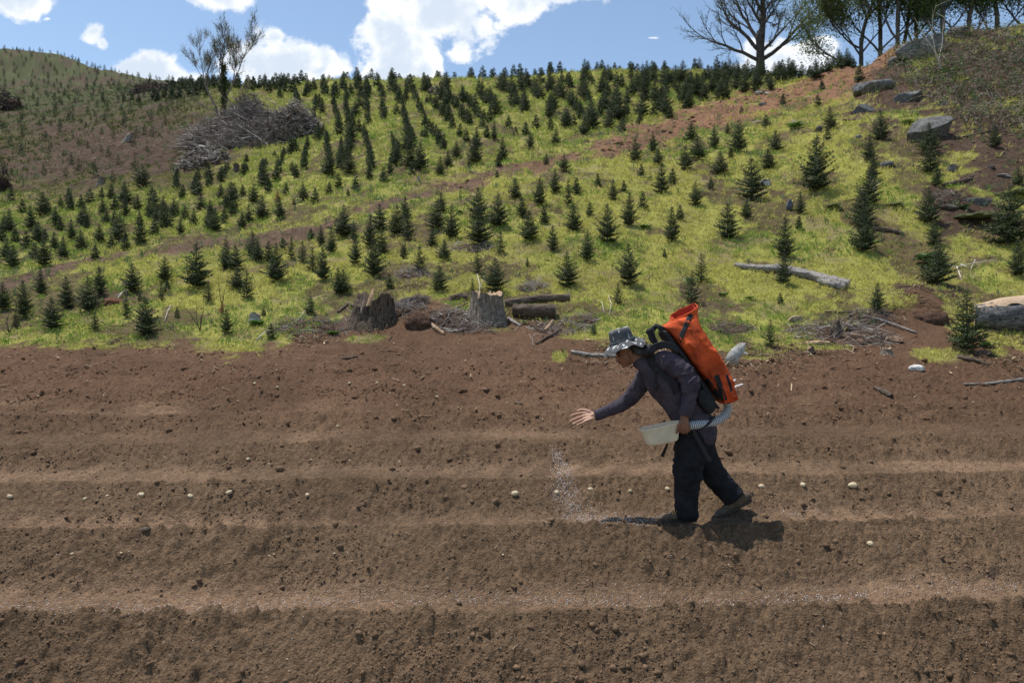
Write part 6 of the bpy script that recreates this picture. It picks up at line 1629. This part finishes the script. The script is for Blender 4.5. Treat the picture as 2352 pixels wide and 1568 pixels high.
V, Q, T = loft([(690, 228, 0, .016, .15), (780, 345, 0, .020, .16), (900, 520, 0, .022, .16), (985, 640, 0, .020, .15)], 20, k=3); mesh_obj('back_panel', V - PO, [Q, T], M_pad, pack, None, True)
pd = fuse('hip_pad', [loft([(922, 600, -.17, .045, .03), (955, 650, -.18, .060, .03), (990, 700, -.16, .055, .035)], 16)], .007, M_pad, pack, 2, lambda c, n: .003 * noise3(c, 25, 2), origin=PO)
# top lid pad and buckles hanging at the shoulder end
fuse('top_pad', [loft([(618, 215, -.12, .030, .02), (628, 262, -.13, .034, .02), (652, 296, -.13, .024, .02)], 14), loft([(610, 225, -.12, .028, .03), (610, 225, .12, .028, .03)], 14), loft([(620, 222, -.12, .022, .018), (655, 192, -.14, .020, .02), (700, 205, -.15, .016, .015)], 12)], .006, M_pad, pack, 1, lambda c, n: .005 * noise3(c, 28, 3), origin=PO)
pipe('lift_strap', [(632, 205, -.16), (640, 240, -.17), (655, 285, -.17)], .007, M_black); pipe('lift_strap', [(672, 245, -.16), (690, 275, -.16), (700, 300, -.15)], .006, M_black)
ribbon('shoulder_strap', sh_bvh, [(790, 345), (745, 312), (700, 305), (650, 318), (620, 345), (615, 390), (632, 430), (655, 462)], [30, 38, 44, 48, 48, 46, 44, 36], .014, -.2, M_pad, pack, PO, n=36, thick=.006)
ribbon('chest_webbing', sh_bvh, [(640, 440), (648, 500), (645, 560), (650, 590)], 18, .010, -.2, M_black, pack, PO)
ribbon('side_webbing', sh_bvh, [(665, 462), (712, 500), (748, 550), (764, 608)], [34, 26, 20, 8], .012, -.2, M_black, pack, PO)
for (cx, cy, sx, sy) in ((658, 458, .022, .020), (650, 555, .017, .022)):
    c = cast(sh_bvh, cx, cy, .022, -.2); V, F = ICO[2]; V = np.sign(V) * np.abs(V) ** .4 * np.array([sx, .008, sy]) + c; mesh_obj('buckle', V - PO, F, M_black, pack, None, False)
ribbon('loose_strap', None, [(724, 906), (710, 945), (688, 992)], [12, 16, 24], 0, .02, M_black, pack, PO, n=12); 
ribbon('loose_strap', None, [(880, 826), (905, 880), (940, 940), (985, 1022)], [18, 24, 26, 28], 0, -.245, M_black, pack, PO, n=20)
pipe('hip_belt', [(1010, 745, -.15), (960, 800, -.20), (890, 826, -.215), (830, 820, -.20), (780, 800, -.12)], .012, M_black)
pipe('cord', [(560, 470, -.14), (575, 560, -.12), (580, 640, -.08)], .003, M_black)
for dy, o in ((-.06, 0), (.02, 1)):
    pts = [(1090, 600, dy), (1135, 565, dy), (1182, 548, dy)] if o == 0 else [(1085, 565, dy), (1110, 545, dy), (1138, 521, dy)]
    V, Q, T = loft([(p[0], p[1], p[2], .0075, .016) for p in pts], 12, n=10, k=3); mesh_obj('lever', V - PO, [Q, T], M_metal, pack, None, True)
# corrugated hose
hp = np.array([PC(*p) for p in [(1083, 650, 0), (1094, 690, -.01), (1078, 735, -.04), (1030, 770, -.09), (965, 790, -.15), (905, 798, -.20), (858, 802, -.225)]])
t = np.concatenate([[0], np.cumsum(np.linalg.norm(np.diff(hp, axis=0), axis=1))]); nr = 30 * 6; q = np.linspace(0, t[-1], nr); C = np.stack([pchip(t, hp[:, i], q) for i in range(3)], 1)
ph = np.arange(nr) / 6 * 2 * math.pi; V, Q, T = tube(C, .0350 + .0050 * np.cos(ph), 20)
hc = np.repeat(np.where((np.cos(ph) > .1)[:, None], np.array([.62, .64, .66]), np.array([.025, .03, .035])), 20, 0); hc = np.concatenate([hc, [[.1] * 3] * 2])
mesh_obj('hose', V - PO, [Q, T], mat_basic('hose_plastic', None, .35, None, 0, 0, 40, .5, use_attr=True), pack, hc, True)
# ------------------------------------------------------------------ bowl
M_bowl = mat_basic('white_plastic', (.93, .87, .72), .45, 9, .08, 0, 40, .4, trans=.6)
def bowl():
    n = 72; th = np.arange(n) / n * 2 * math.pi; c = np.sign(np.cos(th)) * np.abs(np.cos(th)) ** .55; s = np.sign(np.sin(th)) * np.abs(np.sin(th)) ** .55
    a = PC(550, 826, -.16); b = PC(796, 772, -.16); ex = (b - a) / 2; m = (a + b) / 2; exu = ex / np.linalg.norm(ex); ez = np.array([-exu[2], 0, exu[0]]); ez /= np.linalg.norm(ez)
    a2 = PC(596, 926, -.16); b2 = PC(786, 890, -.16); m2 = (a2 + b2) / 2; ex2 = (b2 - a2) / 2
    rings = []
    for t_, sc in ((1.0, .93), (.97, 1.0), (.8, 1.0), (.4, 1.0), (.12, 1.0), (.03, .96), (0, .86), (0, .3)):      # outside, from rim down: t=1 rim
        t_ = t_; rings.append(((m * t_ + m2 * (1 - t_)), (ex * t_ + ex2 * (1 - t_)) * sc, (.105 * t_ + .080 * (1 - t_)) * sc))
    out = [(m, ex * 1.0, .105), (m - ez * .004, ex * 1.02, .109), (m - ez * .010, ex * 1.01, .107), (m - ez * .013, ex * .98, .101)]
    outer = out + [(m * t_ + m2 * (1 - t_), (ex * t_ + ex2 * (1 - t_)) * sc * .97, (.105 * t_ + .082 * (1 - t_)) * sc * .96) for t_, sc in ((.85, 1), (.6, 1), (.35, 1), (.15, 1), (.06, .97), (.01, .90), (0, .6), (0, .05))]
    inner = [(m, ex * .965, .099), (m * .9 + m2 * .1, ex * .95, .096), (m * .5 + m2 * .5, (ex + ex2) / 2 * .93, .086), (m * .14 + m2 * .86, ex2 * .93, .076), (m * .06 + m2 * .94, ex2 * .8, .066), (m * .05 + m2 * .95, ex2 * .04, .004)]
    seq = outer[::-1] + inner; V = np.concatenate([mm + c[:, None] * e + s[:, None] * np.array([0, 1., 0]) * w_ for mm, e, w_ in seq]); k = np.arange(n)
    Q = np.concatenate([np.stack([k + i * n, (k + 1) % n + i * n, (k + 1) % n + (i + 1) * n, k + (i + 1) * n], 1) for i in range(len(seq) - 1)])
    o = mesh_obj('bowl', V - m, Q[:, ::-1], M_bowl, None, None, True); o.location = m
    tag(o, 'white plastic scoop bowl held in the near hand', 'bowl')
    r = np.random.default_rng(8); N = 900; P = m * .16 + m2 * .84 + (r.random((N, 1)) * 2 - 1) * ex2 * .88 + (r.random((N, 1)) * 2 - 1) * np.array([0, .066, 0]) + r.random((N, 1)) * np.array([0, 0, .012])
    V, F, nv = scatter_lumps(P - m, np.full(N, .004), 1, 9, 1, .1); g = mesh_obj('grains', V, F, M_grain, o, np.full((len(V), 3), .6)); g['kind'] = 'stuff'
bowl()
